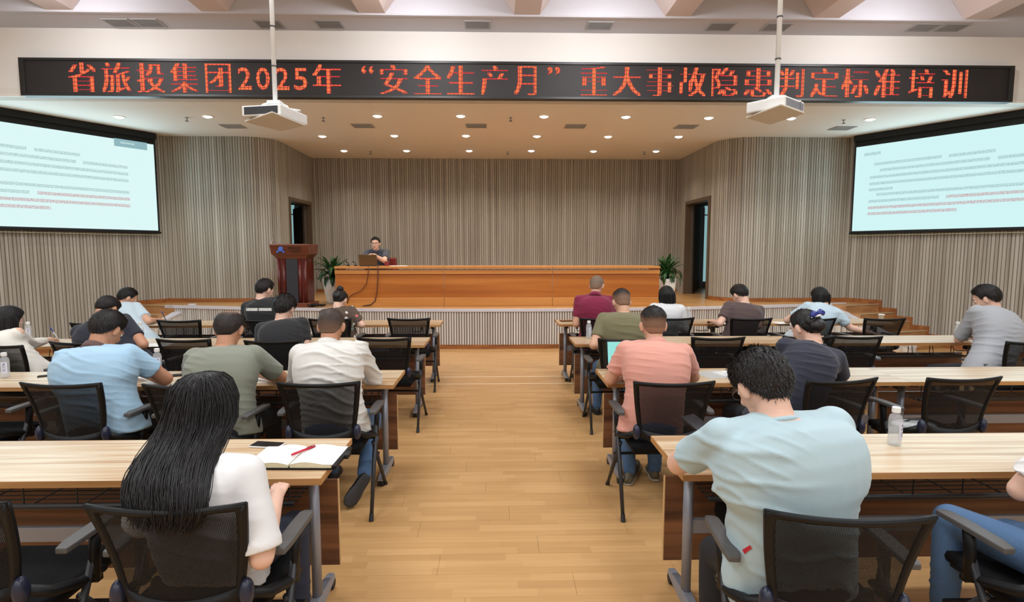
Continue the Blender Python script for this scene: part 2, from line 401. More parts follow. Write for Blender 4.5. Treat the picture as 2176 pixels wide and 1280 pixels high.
# doors on the side returns
for nm, x, y0, s0, s1, sg in (('door_1', -4.36, 11.62, dl0, dl1, -1), ('door_2', 4.36, 11.45, dr0, dr1, 1)):
    side = 'left' if sg < 0 else 'right'
    ya, yb = y0+s0, y0+s1
    q = MB(); fw = .07
    q.box((x+sg*.06, ya+fw/2, (SZ+DT)/2), (.2, fw, DT-SZ)); q.box((x+sg*.06, yb-fw/2, (SZ+DT)/2), (.2, fw, DT-SZ)); q.box((x+sg*.06, (ya+yb)/2, DT-fw/2), (.2, yb-ya-2*fw, fw))
    d = q.build(nm, M['door_frame']); struct(d, 'brown doorway with its dark leaf standing open, %s of the stage' % side)
    # leaf hinged at the far jamb, swung outwards into the lobby
    ra, rb = (.357, .3635) if sg < 0 else (.3600, .3765)
    A = Vector((x+sg*.10, yb-fw-.02)); e_ = A.y+.95; Bp = Vector((sg*ra*e_, e_)); dv = Bp-A; ll = dv.length
    rt = Matrix.Rotation(math.atan2(dv.y, dv.x), 3, 'Z'); mdl = (A+Bp)/2
    lf = bx('door_leaf', (mdl.x, mdl.y, (SZ+DT)/2-.04), (ll, .045, DT-SZ-.12), M['door_dark'], d, bevel=.004, rot=rt)
    hp = A.lerp(Bp, .92); bx('door_handle', (hp.x-sg*.03, hp.y-.05, SZ+1.02), (.03, .03, .16), M['metal'], lf, bevel=.005)
    yp = 14.9
    bx('lobby_wall', (sg*6.0, yp+.15, (SZ+DT)/2+.3), (3.6, .1, 3.2), M['door_dark'], d)
    bx('lobby_side', (sg*7.6, yp-1.6, (SZ+DT)/2+.3), (.1, 3.3, 3.2), M['door_dark'], d)
    bx('lobby_ceiling', (sg*6.25, yp-1.6, DT+.5), (3.2, 3.3, .08), M['door_dark'], d)
    bx('lobby_floor', (sg*6.0, yp-1.6, SZ-.03), (3.0, 3.2, .05), M['stage_wood'], d)
    bx('glazed_slit', (sg*yp*rb, yp, SZ+1.05), (.20, .05, 1.75), M['glassy'], d)
    bx('slit_transom', (sg*yp*rb, yp-.01, DT-.05), (.22, .05, .22), M['glassy'], d)
    for o_ in (-.15, .15): bx('slit_bar', (sg*yp*rb+o_, yp-.02, (SZ+DT)/2), (.05, .06, DT-SZ), M['metal'], d)

# stage ceiling with rounded edge above the walls, and the white beam with its sign
cl = bx('ceiling_stage', (0, 11.35, CZ+.06), (22, 6.1, .12), M['ceiling_white']); struct(cl, 'cream ceiling over the stage with rows of downlights')
bm_ = bx('wall_front_beam', (0, 8.42, 4.33), (22, .22, .96), M['white_wall']); struct(bm_, 'white beam wall above the stage opening carrying the text display')
bx('beam_lip', (0, 8.30, CZ+.012), (22, .03, .028), M['lamp_ring'], bm_)
hc = bx('ceiling_hall', (0, -.4, 5.33), (22, 16.4, .1), M['hall_ceiling']); struct(hc, 'hall ceiling with ribs')
bx('cove_soffit', (0, 8.13, 4.82), (22, .80, .06), M['hall_ceiling'], hc)
bx('cove_lip', (0, 7.76, 5.03), (22, .05, .5), M['hall_ceiling'], hc)
for px in (128, 457, 791, 1120, 1440, 1757, 2075):
    x = aty(px, 36, 7.73).x
    q = MB(); wt, wb = .52, .17
    q.rings([[(x-wb, y, 4.80), (x+wb, y, 4.80), (x+wt, y, 5.28), (x-wt, y, 5.28)] for y in (-7.8, 7.73)])
    q.build('rib', M['rib'], hc)
for x in (-1, 1):
    struct(bx('wall_%s' % ('left_hall' if x < 0 else 'right_hall'), (x*(10.92), -2.2, 2.65), (.15, 12.6, 5.3), M['white_wall']), 'plain hall side wall out of view')
struct(bx('wall_rear', (0, -8.3, 2.65), (22, .15, 5.3), M['white_wall']), 'plain wall behind the camera')
def upper(name, a, c):
    d = Vector(c)-Vector(a); L = d.length; m_ = (Vector(a)+Vector(c))/2
    struct(bx(name, (m_.x, m_.y, 4.6), (L, .15, 1.5), M['white_wall'], rot=Matrix.Rotation(math.atan2(d.y, d.x), 3, 'Z')), 'white wall strip above the slatted wall')
upper('wall_upper_left', (-8.06, 8.40), Lend); upper('wall_upper_right', (8.45, 8.35), Rend)

# ceiling fittings --------------------------------------------------
def downlight(p, label, grp, power=18):
    t = thing('downlight', label, 'light', (p.x, p.y, CZ), 0, grp)
    q = MB(); q.lathe([(.085, -.010), (.085, 0), (.068, 0), (.068, -.010), (.085, -.010)], n=18, caps=False); q.build('ring', M['lamp_ring'], t)
    q = MB(); q.lathe([(.002, -.030), (.035, -.026), (.060, -.014), (.067, -.004), (.067, -.001)], n=18); q.build('lens', M['lamp_glow'], t)
    l = bpy.data.lights.new('downlight_beam', 'SPOT'); l.energy = power*4; l.spot_size = R(125); l.spot_blend = .8; l.color = (1, .88, .72); l.shadow_soft_size = .05
    o = bpy.data.objects.new('downlight_beam', l); C.objects.link(o); o.parent = t; o.location = (0, 0, -.03)
rows_ = [([253, 441, 802, 979, 1156, 1330, 1506, 1681, 1849], [248, 247, 246, 246, 247, 248, 250, 251, 253], 'front row'),
         ([685, 838, 990, 1141, 1292, 1442], [289, 288, 288, 289, 290, 290], 'middle row'),
         ([731, 864, 997, 1129, 1261, 1394], [320, 320, 320, 320, 321, 321], 'back row')]
ordn = ['first', 'second', 'third', 'fourth', 'fifth', 'sixth', 'seventh', 'eighth', 'ninth']
for xs, ys, rn in rows_:
    for i, (px, py) in enumerate(zip(xs, ys)):
        downlight(atz(px, py, CZ), 'round glowing downlight in the stage ceiling, %s from the left in the %s' % (ordn[i], rn), 'downlights of the stage ceiling')
def vent(p, sz, label, grp, z, rz=0):
    t = thing('ceiling_vent', label, 'vent', (p.x, p.y, z), rz, grp)
    q = MB(); a, c = sz
    for s in (-1, 1):
        q.box((0, s*(c/2-.012), -.006), (a, .024, .012)); q.box((s*(a/2-.012), 0, -.006), (.024, c-.048, .012))
    q.build('frame', M['vent'], t)
    bx('backing', (0, 0, -.002), (a-.04, c-.04, .003), M['vent_dark'], t)
    q = MB(); n = 7
    for k in range(n): q.box((0, -c/2+.04+(c-.08)*k/(n-1), -.006), (a-.05, .012, .008), Matrix.Rotation(.5, 3, 'X'))
    q.build('louvre', M['vent'], t)
for i, (px, py) in enumerate([(495, 268), (771, 267), (1012, 267), (1222, 268), (1458, 269), (1790, 272)]):
    vent(atz(px, py, CZ), (.36, .30), 'grey square air vent in the cream stage ceiling, %s from the left' % ordn[i], 'air vents of the stage ceiling', CZ)
for i, (px, py) in enumerate([(256, 48), (316, 48), (573, 51), (700, 51), (1015, 52), (1274, 54), (1531, 56), (1650, 57), (1962, 58), (2024, 58)]):
    vent(atz(px, py, 4.79), (.36, .28), 'pale square air vent in the soffit above the text display, %s from the left' % (ordn+['tenth'])[i], 'air vents of the upper soffit', 4.79)
for i, (px, py) in enumerate([(397, 250), (687, 250), (1085, 250), (1793, 255), (787, 322), (1079, 323), (1369, 323)]):
    p = atz(px, py, CZ); t = thing('sprinkler', 'small dark sprinkler head, %s' % ['first from the left in the front line', 'second in the front line, right of the left projector', 'third in the front line, above the aisle', 'fourth in the front line, near the right screen', 'left one by the back wall', 'middle one by the back wall', 'right one by the back wall'][i], 'sprinkler', p, 0, 'sprinkler heads')
    q = MB(); q.lathe([(.03, 0), (.03, -.006), (.008, -.008), (.008, -.05), (.004, -.052)], n=10); q.build('stem', M['metal'], t)
    q = MB(); q.lathe([(.001, -.052), (.028, -.054), (.028, -.058), (.001, -.06)], n=10); q.build('deflector', M['dark_metal'], t)

# ---------------------------------------------------------------- LED sign
SY = 8.20
sL = aty(41, 127, SY); sR = aty(2155, 137, SY); sb0 = aty(48, 207, SY); sb1 = aty(2148, 215, SY)
zt, zb = (sL.z+sR.z)/2+.0, (sb0.z+sb1.z)/2
x0, x1 = sL.x, sR.x; xc = (x0+x1)/2; zc = (zt+zb)/2
sign = thing('led_sign', 'long black display board with red dot-matrix Chinese text across the white beam', 'sign', (xc, SY, zb))
W_, H_ = x1-x0, zt-zb
def sx(x): return x-xc
q = MB(); q.box((0, .05, H_/2), (W_, .1, H_)); q.build('casing', plain('sign_casing', srgb(24, 25, 27), .35), sign, bevel=.006)
q = MB(); fr = .035
q.box((0, -.01, H_-fr/2), (W_, .03, fr)); q.box((0, -.01, fr/2), (W_, .03, fr)); q.box((-W_/2+fr, -.01, H_/2), (fr*2, .03, H_-2*fr)); q.box((W_/2-fr, -.01, H_/2), (fr*2, .03, H_-2*fr))
q.build('frame', plain('sign_frame', srgb(38, 38, 38), .4), sign, bevel=.004)
panel = bx('display_panel', (0, -.002, H_/2), (W_-.1, .006, H_-2*fr), plain('unlit_led_panel', srgb(36, 33, 33), .6), sign)
def led(name, c, s):
    m, N, L, P = mat(name); e = N.new('ShaderNodeEmission'); e.inputs[0].default_value = c; e.inputs[1].default_value = s
    L.new(e.outputs[0], N['Material Output'].inputs[0]); return m
LEDR, LEDO = led('led_red', (1, .05, .06, 1), .85), led('led_orange', (1, .20, .075, 1), 1.0)
def glyph_tris(ch, off=0):
    cu = bpy.data.curves.new('t', 'FONT'); cu.body = ch; cu.size = 1; cu.resolution_u = 3; cu.offset = off
    ob = bpy.data.objects.new('t', cu); C.objects.link(ob); bpy.context.view_layer.update()
    me = bpy.data.meshes.new_from_object(ob.evaluated_get(bpy.context.evaluated_depsgraph_get()))
    bpy.data.objects.remove(ob); me.calc_loop_triangles()
    v = np.array([x.co[:2] for x in me.vertices]); t = np.array([l.vertices[:] for l in me.loop_triangles])
    return v, t
def raster(ch, nx, ny, off):
    v, t = glyph_tris(ch, off)
    if len(v) == 0: return np.zeros((ny, nx), bool)
    lo, hi = v.min(0), v.max(0)
    gx = lo[0]+(np.arange(nx)+.5)/nx*(hi[0]-lo[0]); gy = lo[1]+(np.arange(ny)+.5)/ny*(hi[1]-lo[1])
    X, Y = np.meshgrid(gx, gy); out = np.zeros((ny, nx), bool)
    for a, b_, c in v[t]:
        d1 = (X-b_[0])*(a[1]-b_[1])-(a[0]-b_[0])*(Y-b_[1]); d2 = (X-c[0])*(b_[1]-c[1])-(b_[0]-c[0])*(Y-c[1]); d3 = (X-a[0])*(c[1]-a[1])-(c[0]-a[0])*(Y-a[1])
        out |= ~(((d1 < 0) | (d2 < 0) | (d3 < 0)) & ((d1 > 0) | (d2 > 0) | (d3 > 0)))
    return out
chars = [('省', 147, 205), ('旅', 218, 278), ('投', 292, 350), ('集', 364, 421), ('团', 436, 492), ('2', 506, 535), ('0', 545, 574), ('2', 586, 615), ('5', 625, 654), ('年', 665, 725),
         ('“', 768, 795), ('安', 808, 866), ('全', 880, 938), ('生', 950, 1008), ('产', 1022, 1080), ('月', 1093, 1140), ('”', 1163, 1190), ('重', 1233, 1291), ('大', 1303, 1361), ('事', 1373, 1431),
         ('故', 1443, 1499), ('隐', 1512, 1567), ('患', 1581, 1640), ('判', 1654, 1708), ('定', 1722, 1780), ('标', 1788, 1845), ('准', 1858, 1911), ('培', 1931, 1985), ('训', 2000, 2055)]
red, org = MB(), MB()
D = .0068
for ch, a, c in chars:
    xa, xb = sx(aty(a, 172, SY).x), sx(aty(c, 176, SY).x)
    za, zb_ = H_*.115, H_*.885
    if ch in '0252': za, zb_ = H_*.20, H_*.80
    if ch in '“”': za, zb_ = H_*.66, H_*.87
    nx, ny = max(6, round((xb-xa)/D)), max(6, round((zb_-za)/D))
    han = ch not in '025“”'
    g = raster(ch, nx, ny, -.016 if han else .014)
    if han:
        h = g.copy(); h[:, 1:] |= g[:, :-1]; h[:, :-1] |= g[:, 1:]; h[:, 2:] |= g[:, :-2]; h[:, :-2] |= g[:, 2:]; h[:, 3:] |= g[:, :-3]; h[:, :-3] |= g[:, 3:]; g = h
    core = g.copy()
    core[:, 1:] &= g[:, :-1]; core[:, :-1] &= g[:, 1:]; core[1:] &= g[:-1]; core[:-1] &= g[1:]
    rr_ = (np.arange(ny)+int(za/D)) % 8 == 3; g[rr_] = False; core[rr_] = False
    cc_ = (np.arange(nx)+int((xa+W_/2)/D)) % 8 == 3; g[:, cc_] = False; core[:, cc_] = False
    for G, mb, yo in ((g, red, -.0065), (core, org, -.0085)):
        for r in range(ny):
            k = 0
            while k < nx:
                if G[r, k]:
                    j = k
                    while j < nx and G[r, j]: j += 1
                    X0, X1 = xa+k*(xb-xa)/nx, xa+j*(xb-xa)/nx; Z0 = za+r*(zb_-za)/ny; Z1 = Z0+(zb_-za)/ny*.96
                    mb.add([(X0, yo, Z0), (X1, yo, Z0), (X1, yo, Z1), (X0, yo, Z1)], [(0, 1, 2, 3)])
                    k = j
                else: k += 1
o = red.build('lit_text', LEDR, panel, fix=False); o['label'] = 'red lit characters 省旅投集团2025年“安全生产月”重大事故隐患判定标准培训'
org.build('lit_text_core', LEDO, panel, fix=False)

# ---------------------------------------------------------------- projection screens on the angled walls
def screen(side):
    P, d = ((WL[0], dL), (WR[0], dR))[side == 'right']
    inn = Vector((-d.y, d.x)) if side == 'left' else Vector((d.y, -d.x))
    # outward normal must face the hall centre
    if inn.x*P[0] > 0: inn = -inn
    Po = (P[0]+inn.x*.12, P[1]+inn.y*.12)
    if side == 'left': e, top, bot, wt = (336, 400), (334, 283), (345, 495), (330, 308)
    else: e, top, bot, wt = (1811, 400), (1814, 292), (1809, 496), (1816, 314)
    s0 = onwall(e[0], e[1], Po, d)[0]; zbot = onwall(*bot, Po, d)[1]; zw = onwall(*wt, Po, d)[1]
    Wd = 3.35; ang = math.atan2(d.y, d.x)
    # local frame: x to the viewer's right seen from the hall
    if side == 'left': o2 = Vector(Po)+d*(s0+Wd); xd = -d
    else: o2 = Vector(Po)+d*s0; xd = d
    t = thing('projection_screen', '%s projection screen showing a pale slide of grey and red text lines' % side, 'projection screen', (o2.x, o2.y, 0), math.atan2(xd.y, xd.x), 'twin projection screens')
    # local +x right, local +y away from hall
    q = MB(); q.box((Wd/2, .02, (CZ+zbot)/2), (Wd, .02, CZ-zbot-.01)); q.build('black_surround', M['screen_black'], t)
    bx('screen_cassette', (Wd/2, .0, CZ-.06), (Wd, .1, .1), M['screen_black'], t, bevel=.01)
    bx('bottom_bar', (Wd/2, .0, zbot), (Wd+.02, .035, .035), M['black'], t, bevel=.008)
    mg = .035; Wi, z0, z1 = Wd-2*mg, zbot+.04, zw
    bgc = (.74, .965, .955, 1) if side == 'left' else (.66, .935, .94, 1)
    img = bx('projected_image', (Wd/2, .006, (z0+z1)/2), (Wi, .004, z1-z0), led('slide_light_'+side, bgc, .92), t)
    Hh = z1-z0
    tm = {}
    for key, c in (('grey', (.30, .46, .46, 1)), ('red', (.62, .12, .15, 1)), ('dark', (.13, .20, .24, 1))):
        m, N, L, Pp = mat('slide_%s_%s' % (key, side)); tc = N.new('ShaderNodeTexCoord'); mp = N.new('ShaderNodeMapping'); mp.inputs['Scale'].default_value = (48, 1, 42)
        n_ = N.new('ShaderNodeTexNoise'); n_.inputs['Scale'].default_value = 1; n_.inputs['Detail'].default_value = 1; L.new(tc.outputs['Object'], mp.inputs[0]); L.new(mp.outputs[0], n_.inputs[0])
        r = ramp(N, [(.34, [c[i]*.15+bgc[i]*.85 for i in range(3)]+[1]), (.70, [c[i]*.65+bgc[i]*.35 for i in range(3)]+[1])]); L.new(n_.outputs['Fac'], r.inputs[0])
        e_ = N.new('ShaderNodeEmission'); e_.inputs[1].default_value = .88; L.new(r.outputs[0], e_.inputs[0]); L.new(e_.outputs[0], N['Material Output'].inputs[0]); tm[key] = m
    tm['bar'] = led('slide_bar_'+side, (.30, .50, .54, 1), .9)
    def line(nm, u0, u1, v, h, key):
        bx(nm, (mg+Wi*(u0+u1)/2, .002, z1-v*Hh), (Wi*(u1-u0), .002, Hh*h), tm[key], img)
    line('slide_text', .045, .13, .10, .035, 'grey')
    for (u0, u1, v, k) in [(.10, .42, .225, 'grey'), (.45, .64, .225, 'grey'), (.13, .62, .30, 'grey'), (.65, .86, .30, 'grey'), (.08, .86, .375, 'grey'), (.08, .86, .45, 'grey'), (.08, .20, .52, 'grey'),
                         (.12, .86, .58, 'grey'), (.08, .42, .655, 'grey'), (.45, .86, .655, 'red'), (.08, .86, .73, 'red'), (.08, .50, .80, 'red')]:
        line('slide_text', u0, u1, v, .032, k)
    line('toolbar', .80, .965, .035, .085, 'bar'); line('toolbar_text', .83, .90, .03, .02, 'grey')
    # soft cyan spill of the lit picture
    c_ = Vector((Wd/2, -.15, (z0+z1)/2)); l = area('screen_glow', (0, 0, 0), Wi, 34, (.62, .90, 1), sy=Hh); l.parent = t; l.location = c_; l.rotation_euler = (R(-90), 0, 0)
    q = MB(); q.box((Wd/2, .03, zbot-.045), (Wd, .02, .008)); q.build('thin_pull_edge', plain('pale_green_edge_'+side, srgb(190, 200, 170), .5), t)
screen('left'); screen('right')

# ---------------------------------------------------------------- steps down from the stage beside each screen wall
def stairs(side):
    P, d = ((Vector(WL[0]), dL), (Vector(WR[0]), dR))[side == 'right']
    sg = 1 if side == 'left' else -1
    acr = Vector((.95*sg, -.31)).normalized(); wd = .86
    t = bpy.data.objects.new('trim_1' if side == 'left' else 'trim_2', None); C.objects.link(t); struct(t, 'wooden steps with a pale sloping stringer on the %s of the stage' % side)
    t0, tr, nr = .66, .262, 5; rh = SZ/nr
    a0 = P+d*.0
    for k in range(nr):   # k=0 stage-level landing
        s0 = t0+(k-1)*tr if k else -.3
        s1 = t0+k*tr+.0
        if k == 0: s1 = t0
        z = SZ-k*rh
        A, B = P+d*s0, P+d*s1
        poly = [A, B, B+acr*wd, A+acr*wd]
        q = MB(); q.prism([(p.x, p.y) for p in poly], 0, z-.004); q.build('step', M['step_wood'], t)
        q = MB(); q.prism([(p.x, p.y) for p in (B-d*.035, B+d*.012, B+d*.012+acr*wd, B-d*.035+acr*wd)], z-.006, z+.004); q.build('step_nosing', plain('grey_step_strip_%s%d' % (side, k), srgb(176, 160, 128), .5), t)
        inn = acr*.02
        q = MB(); q.prism([(p.x, p.y) for p in (A, B+d*.03, B+d*.03+inn, A+inn)], z, z+.08); q.build('skirting', M['skirt'], t)
        q = MB(); q.prism([(p.x, p.y) for p in (B, B+d*.035, B+d*.035+inn*1.3, B+inn*1.3)], z-rh, z+.08); q.build('skirting_drop', M['skirt'], t)
    A = P+d*(t0+(nr-1)*tr)
    q = MB(); B = A+d*1.4; q.prism([(p.x, p.y) for p in (A, B, B+acr*.02, A+acr*.02)], 0, .085); q.build('skirting', M['skirt'], t)
    # stringer
    S0 = P+d*(t0-.32)+acr*wd; S1 = P+d*(t0+(nr-1)*tr+.12)+acr*(wd+.05)
    th = Vector((d.y, -d.x))*.0+acr*.11
    q = MB()
    def pr(off, z): return [(S0.x+off.x, S0.y+off.y, z), ]
    o0, o1 = acr*-.02, acr*.11
    zt0, zt1 = SZ+.02, .10
    q.add([(S0.x+o0.x, S0.y+o0.y, 0), (S0.x+o1.x, S0.y+o1.y, 0), (S1.x+o1.x, S1.y+o1.y, 0), (S1.x+o0.x, S1.y+o0.y, 0),
           (S0.x+o0.x, S0.y+o0.y, zt0-.03), (S0.x+o1.x, S0.y+o1.y, zt0-.03), (S1.x+o1.x, S1.y+o1.y, zt1-.03), (S1.x+o0.x, S1.y+o0.y, zt1-.03)],
          [(0, 1, 2, 3), (4, 5, 6, 7), (0, 1, 5, 4), (1, 2, 6, 5), (2, 3, 7, 6), (3, 0, 4, 7)])
    q.build('stringer', M['slat_pale'], t)
    q = MB(); o0, o1 = acr*-.035, acr*.13
    vs = []
    for z_ in (-.03, .0):
        vs += [(S0.x+o0.x, S0.y+o0.y, zt0+z_), (S0.x+o1.x, S0.y+o1.y, zt0+z_), (S1.x+o1.x, S1.y+o1.y, zt1+z_), (S1.x+o0.x, S1.y+o0.y, zt1+z_)]
    q.add(vs, [(0, 3, 2, 1), (4, 5, 6, 7), (0, 1, 5, 4), (1, 2, 6, 5), (2, 3, 7, 6), (3, 0, 4, 7)]); q.build('stringer_cap', M['nosing'], t)
stairs('left'); stairs('right')

# ---------------------------------------------------------------- projectors hanging in the hall
def projector(side):
    left = side == 'left'; TZ = 2.76
    cs = [atz(*p, TZ) for p in ([(520, 258), (578, 238), (648, 266), (597, 278)] if left else [(1585, 250), (1660, 222), (1710, 240), (1636, 264)])]
    cen = sum(cs, Vector())/4; u = (cs[2]-cs[0]); du = u.normalized()     # left-right diagonal
    pp = aty(585 if left else 1650, 216 if left else 205, cen.y)
    t = thing('projector_mount', 'white ceiling projector on a tray hung from a long pole, %s one' % side, 'projector', (pp.x, cen.y, pp.z), 0, 'hanging projectors')
    O = Vector((pp.x, cen.y, pp.z)); co_ = cen-O
    q = MB(); q.tube([(0, 0, 0), (0, 0, 5.28-pp.z)], .019, 12); q.build('pole', M['white_plastic'], t, smooth=True)
    for k in (.28, .60, .95):
        q = MB(); q.lathe([(.023, k), (.023, k+.010)], n=12); q.build('pole_clamp', M['dark_metal'], t)
    L0, R0 = cs[0]-O, cs[2]-O; hz = -.035
    for e in (L0, R0):
        m1 = Vector((e.x*.40, e.y*.40, -.03)); m2 = Vector((e.x*.46, e.y*.46, hz-.015)); m3 = Vector((e.x*.86, e.y*.86, hz-.02))
        q = MB(); q.tube([(0, 0, 0), m1, m2, m3], .0085, 6); q.build('bracket_arm', M['white_plastic'], t, smooth=True)
        q = MB(); q.tube([m3, Vector((e.x*.90, e.y*.90, co_.z+.004))], .003, 5); q.build('hanger_rod', M['metal'], t)
    bx('mount_plate', (0, 0, -.012), (.11, .09, .024), M['white_plastic'], t, bevel=.004)
    q = MB(); q.prism([((p-O).x, (p-O).y) for p in cs], co_.z-.006, co_.z+.006); q.build('tray', M['cream_plastic'], t, bevel=.003)
    ax = (cs[2]-cs[1]).normalized(); ay = Vector((-ax.y, ax.x, 0)); wx = (cs[2]-cs[1]).length*.86; wy = (cs[1]-cs[0]).length*.72
    rt = Matrix.Rotation(math.atan2(ax.y, ax.x), 3, 'Z'); c_ = Vector((co_.x, co_.y, co_.z+.055))
    bo = bx('projector_body', c_, (wx, wy, .085), M['white_plastic'], t, bevel=.012, rot=rt)
    sgn = -1 if left else 1
    g_ = c_+ax*sgn*(wx/2+.001) if left else c_-ay*(wy/2+.001)*1
    if left: bx('air_grille', c_-ax*(wx/2+.001), (.004, wy*.86, .06), M['dark_metal'], bo, rot=rt)
    else: bx('air_grille', c_+ax*(wx/2+.001) if (ax.y > 0 and False) else c_-ay*(wy/2+.001), (wx*.86, .004, .055), M['metal'], bo, rot=rt)
    q = MB(); q.tube([c_+ay*(wy/2-.01), c_+ay*(wy/2+.03)], .028, 14); q.build('lens', M['black'], bo)
    q = MB(); q.tube([(0.02, 0, -.02), (.05, .03, -.07), (.02, .05, co_.z+.1)], .005, 6); q.build('cable', M['black'], t)
projector('left'); projector('right')

# ---------------------------------------------------------------- stage desk
dk0, dk1 = atz(716, 650, SZ), atz(1403, 650, SZ); DY = 10.18; DZ = .72
t = thing('stage_desk', 'long orange wooden head table with three front panels on the stage', 'table', (.01, DY+.3, SZ))
dw = 5.9; pw = dw/3
for k in range(3):
    xx = -dw/2+pw*(k+.5)
    p = bx('front_panel', (xx, -.28, .36), (pw-.008, .03, .60), M['desk_wood'], t, bevel=.003)
    bx('upper_moulding', (xx, -.305, .615), (pw-.006, .04, .07), M['desk_light'], p, bevel=.006)
    bx('lower_moulding', (xx, -.31, .075), (pw-.006, .05, .15), M['desk_light'], p, bevel=.008)
    bx('top_board', (xx, 0, DZ-.02), (pw-.004, .70, .04), M['desk_light'], t, bevel=.006)
for s in (-1, 1): bx('end_panel', (s*(dw/2-.02), .02, .35), (.035, .58, .66), M['desk_wood'], t, bevel=.003)
# cables over the desk front
cm = plain('dark_red_cable', srgb(92, 48, 28), .6)
def cable(name, pts, r, m, label, cat='cable', grp=None):
    q = MB(); q.tube(pts, r, 6); o = q.build(name, m, None, smooth=True); return tag(o, label, cat, grp)
DF = DY-.045
def dp(px, py): return tuple(aty(px, py, DF))
c1 = [(dp(783, 566)[0], DF+.05, SZ+DZ+.012), dp(783, 567), dp(782, 585), dp(779, 603), dp(768, 618), dp(750, 626), dp(742, 632), dp(738, 645)]
cable('cable', c1, .008, cm, 'thin brown cable looping down the left of the stage desk front', 'cable', 'cables on the stage desk front')
c2 = [(dp(803, 566)[0], DF+.05, SZ+DZ+.012), dp(803, 567), dp(803, 590), dp(801, 620), dp(797, 640), dp(788, 648), dp(770, 651)]
cable('cable', c2, .010, cm, 'darker brown cable hanging straight down the stage desk front', 'cable', 'cables on the stage desk front')
# laptop on the stage desk (lid towards the hall)
def laptop(loc, rz, label, lidm, scr, size=(.34, .23), lid_tilt=12):
    t = thing('laptop', label, 'laptop', loc, rz)
    bx('keyboard_base', (0, 0, .009), (size[0], size[1], .016), M['dark_metal'], t, bevel=.004)
    L = size[1]; a = R(lid_tilt)
    lid = bx('lid', (0, size[1]/2+math.sin(a)*L/2, .016+math.cos(a)*L/2), (size[0], .008, L), lidm, t, bevel=.003, rot=Matrix.Rotation(-a, 3, 'X'))
    bx('display', (0, size[1]/2+math.sin(a)*L/2-.006, .018+math.cos(a)*L/2), (size[0]-.02, .002, L-.025), scr, lid, rot=Matrix.Rotation(-a, 3, 'X'))
    q = MB()
    for r_ in range(5):
        for c in range(12): q.box((-size[0]*.42+c*size[0]*.077, size[1]*.32-r_*.022, .019), (size[0]*.066, .017, .003))
    q.build('keys', M['black'], t)['kind'] = 'stuff'
    return t
lp = aty(786, 562, DY+.25)
laptop((lp.x, DY+.22, SZ+DZ), math.pi, 'open bronze-lidded laptop in front of the speaker on the stage desk', plain('bronze_lid', srgb(112, 88, 58), .4, .4), led('speaker_display', (.5, .6, .7, 1), .4), (.33, .20), 14)
tp_ = thing('tissue_box', 'dark red box beside the speaker\'s elbow on the stage desk', 'box', (aty(824, 562, DY+.4).x, DY+.30, SZ+DZ), .1)
bx('carton', (0, 0, .045), (.06, .10, .09), plain('red_carton', srgb(132, 30, 26), .5), tp_, bevel=.003)
bx('slot', (0, 0, .0915), (.04, .07, .003), M['paper'], tp_)
for i, (px, w2, lab) in enumerate([(742, .09, 'small black microphone base at the left end of the stage desk'), (757, .05, 'small dark gadget beside the speaker laptop')]):
    t = thing('microphone', lab, 'microphone', (aty(px, 563, DY+.3).x, DY+.25, SZ+DZ))
    q = MB(); q.lathe([(.03, 0), (.032, .012), (.02, .02)], n=12); q.build('base', M['black'], t)
    q = MB(); q.tube([(0, 0, .02), (.0, -.01, .05), (-.03, -.02, .075)], .006, 6); q.ell((-.035, -.022, .078), (.014, .012, .012)); q.build('head', M['black'], t, smooth=True)
pa = bx('document', (aty(850, 565, DY+.3).x, DY+.2, SZ+DZ+.004), (.30, .21, .006), M['paper']); tag(pa, 'white papers lying on the stage desk right of the speaker', 'papers')

# lectern
lc = atz(621, 654, SZ)
t = thing('lectern', 'dark red wooden lectern with slate centre panel and blue emblem on its head', 'lectern', (lc.x, lc.y+.22, SZ))
lw = .62
q = MB(); q.box((0, 0, .04), (.66, .46, .08)); q.build('plinth', M['mahogany_top'], t, bevel=.006)
q = MB(); q.box((0, .02, .47), (.52, .36, .80)); q.build('body', M['mahogany'], t, bevel=.006)
bx('slate_panel', (0, -.165, .47), (.20, .02, .78), M['slate'], t, bevel=.003)
for s in (-1, 1):
    for k in range(2):
        q = MB(); q.tube([(s*(.14+k*.09), -.165, .08), (s*(.14+k*.09), -.165, .86)], .028, 10); q.build('column', M['mahogany'], t, smooth=True)
q = MB()
q.rings([[(-.27*s1, y, z) if False else (x, y, z) for (x, y) in ((-wx, -dy0), (wx, -dy0), (wx, dy1), (-wx, dy1))] for z, wx, dy0, dy1 in ((.86, .26, .18, .2), (.90, .28, .20, .22), (.94, .325, .24, .24), (1.10, .335, .28, .26), (1.12, .325, .27, .26))])
q.build('head', M['mahogany_top'], t, bevel=.004)
em = MB(); em.lathe([(.038, 0), (.038, .006)], n=20)
for s in (-1, 1): em.ell((s*.045, -.045, .003), (.018, .018, .004))
em.tube([(-.06, -.055, .003), (0, -.02, .003), (.06, -.055, .003)], .008, 6)
eo = em.build('emblem', plain('emblem_blue', srgb(36, 84, 176), .35), t); eo.rotation_euler = (R(80), 0, 0); eo.location = (-.145, -.274, 1.03); eo.scale = (1.15, 1.15, 1.15)
q = MB(); random.seed(3)
for r_, (n_, x0_) in enumerate(((8, -.01), (6, .035))):
    for k in range(n_):
        cx = x0_+k*.030
        q.box((cx, -.279+r_*.006, 1.060-r_*.055), (.022, .004, .004)); q.box((cx, -.279+r_*.006, 1.043-r_*.055), (.022, .004, .005)); q.box((cx-.004, -.279+r_*.006, 1.050-r_*.055), (.005, .004, .03))
q.build('lettering', plain('dark_lettering', srgb(34, 20, 12), .6), t)
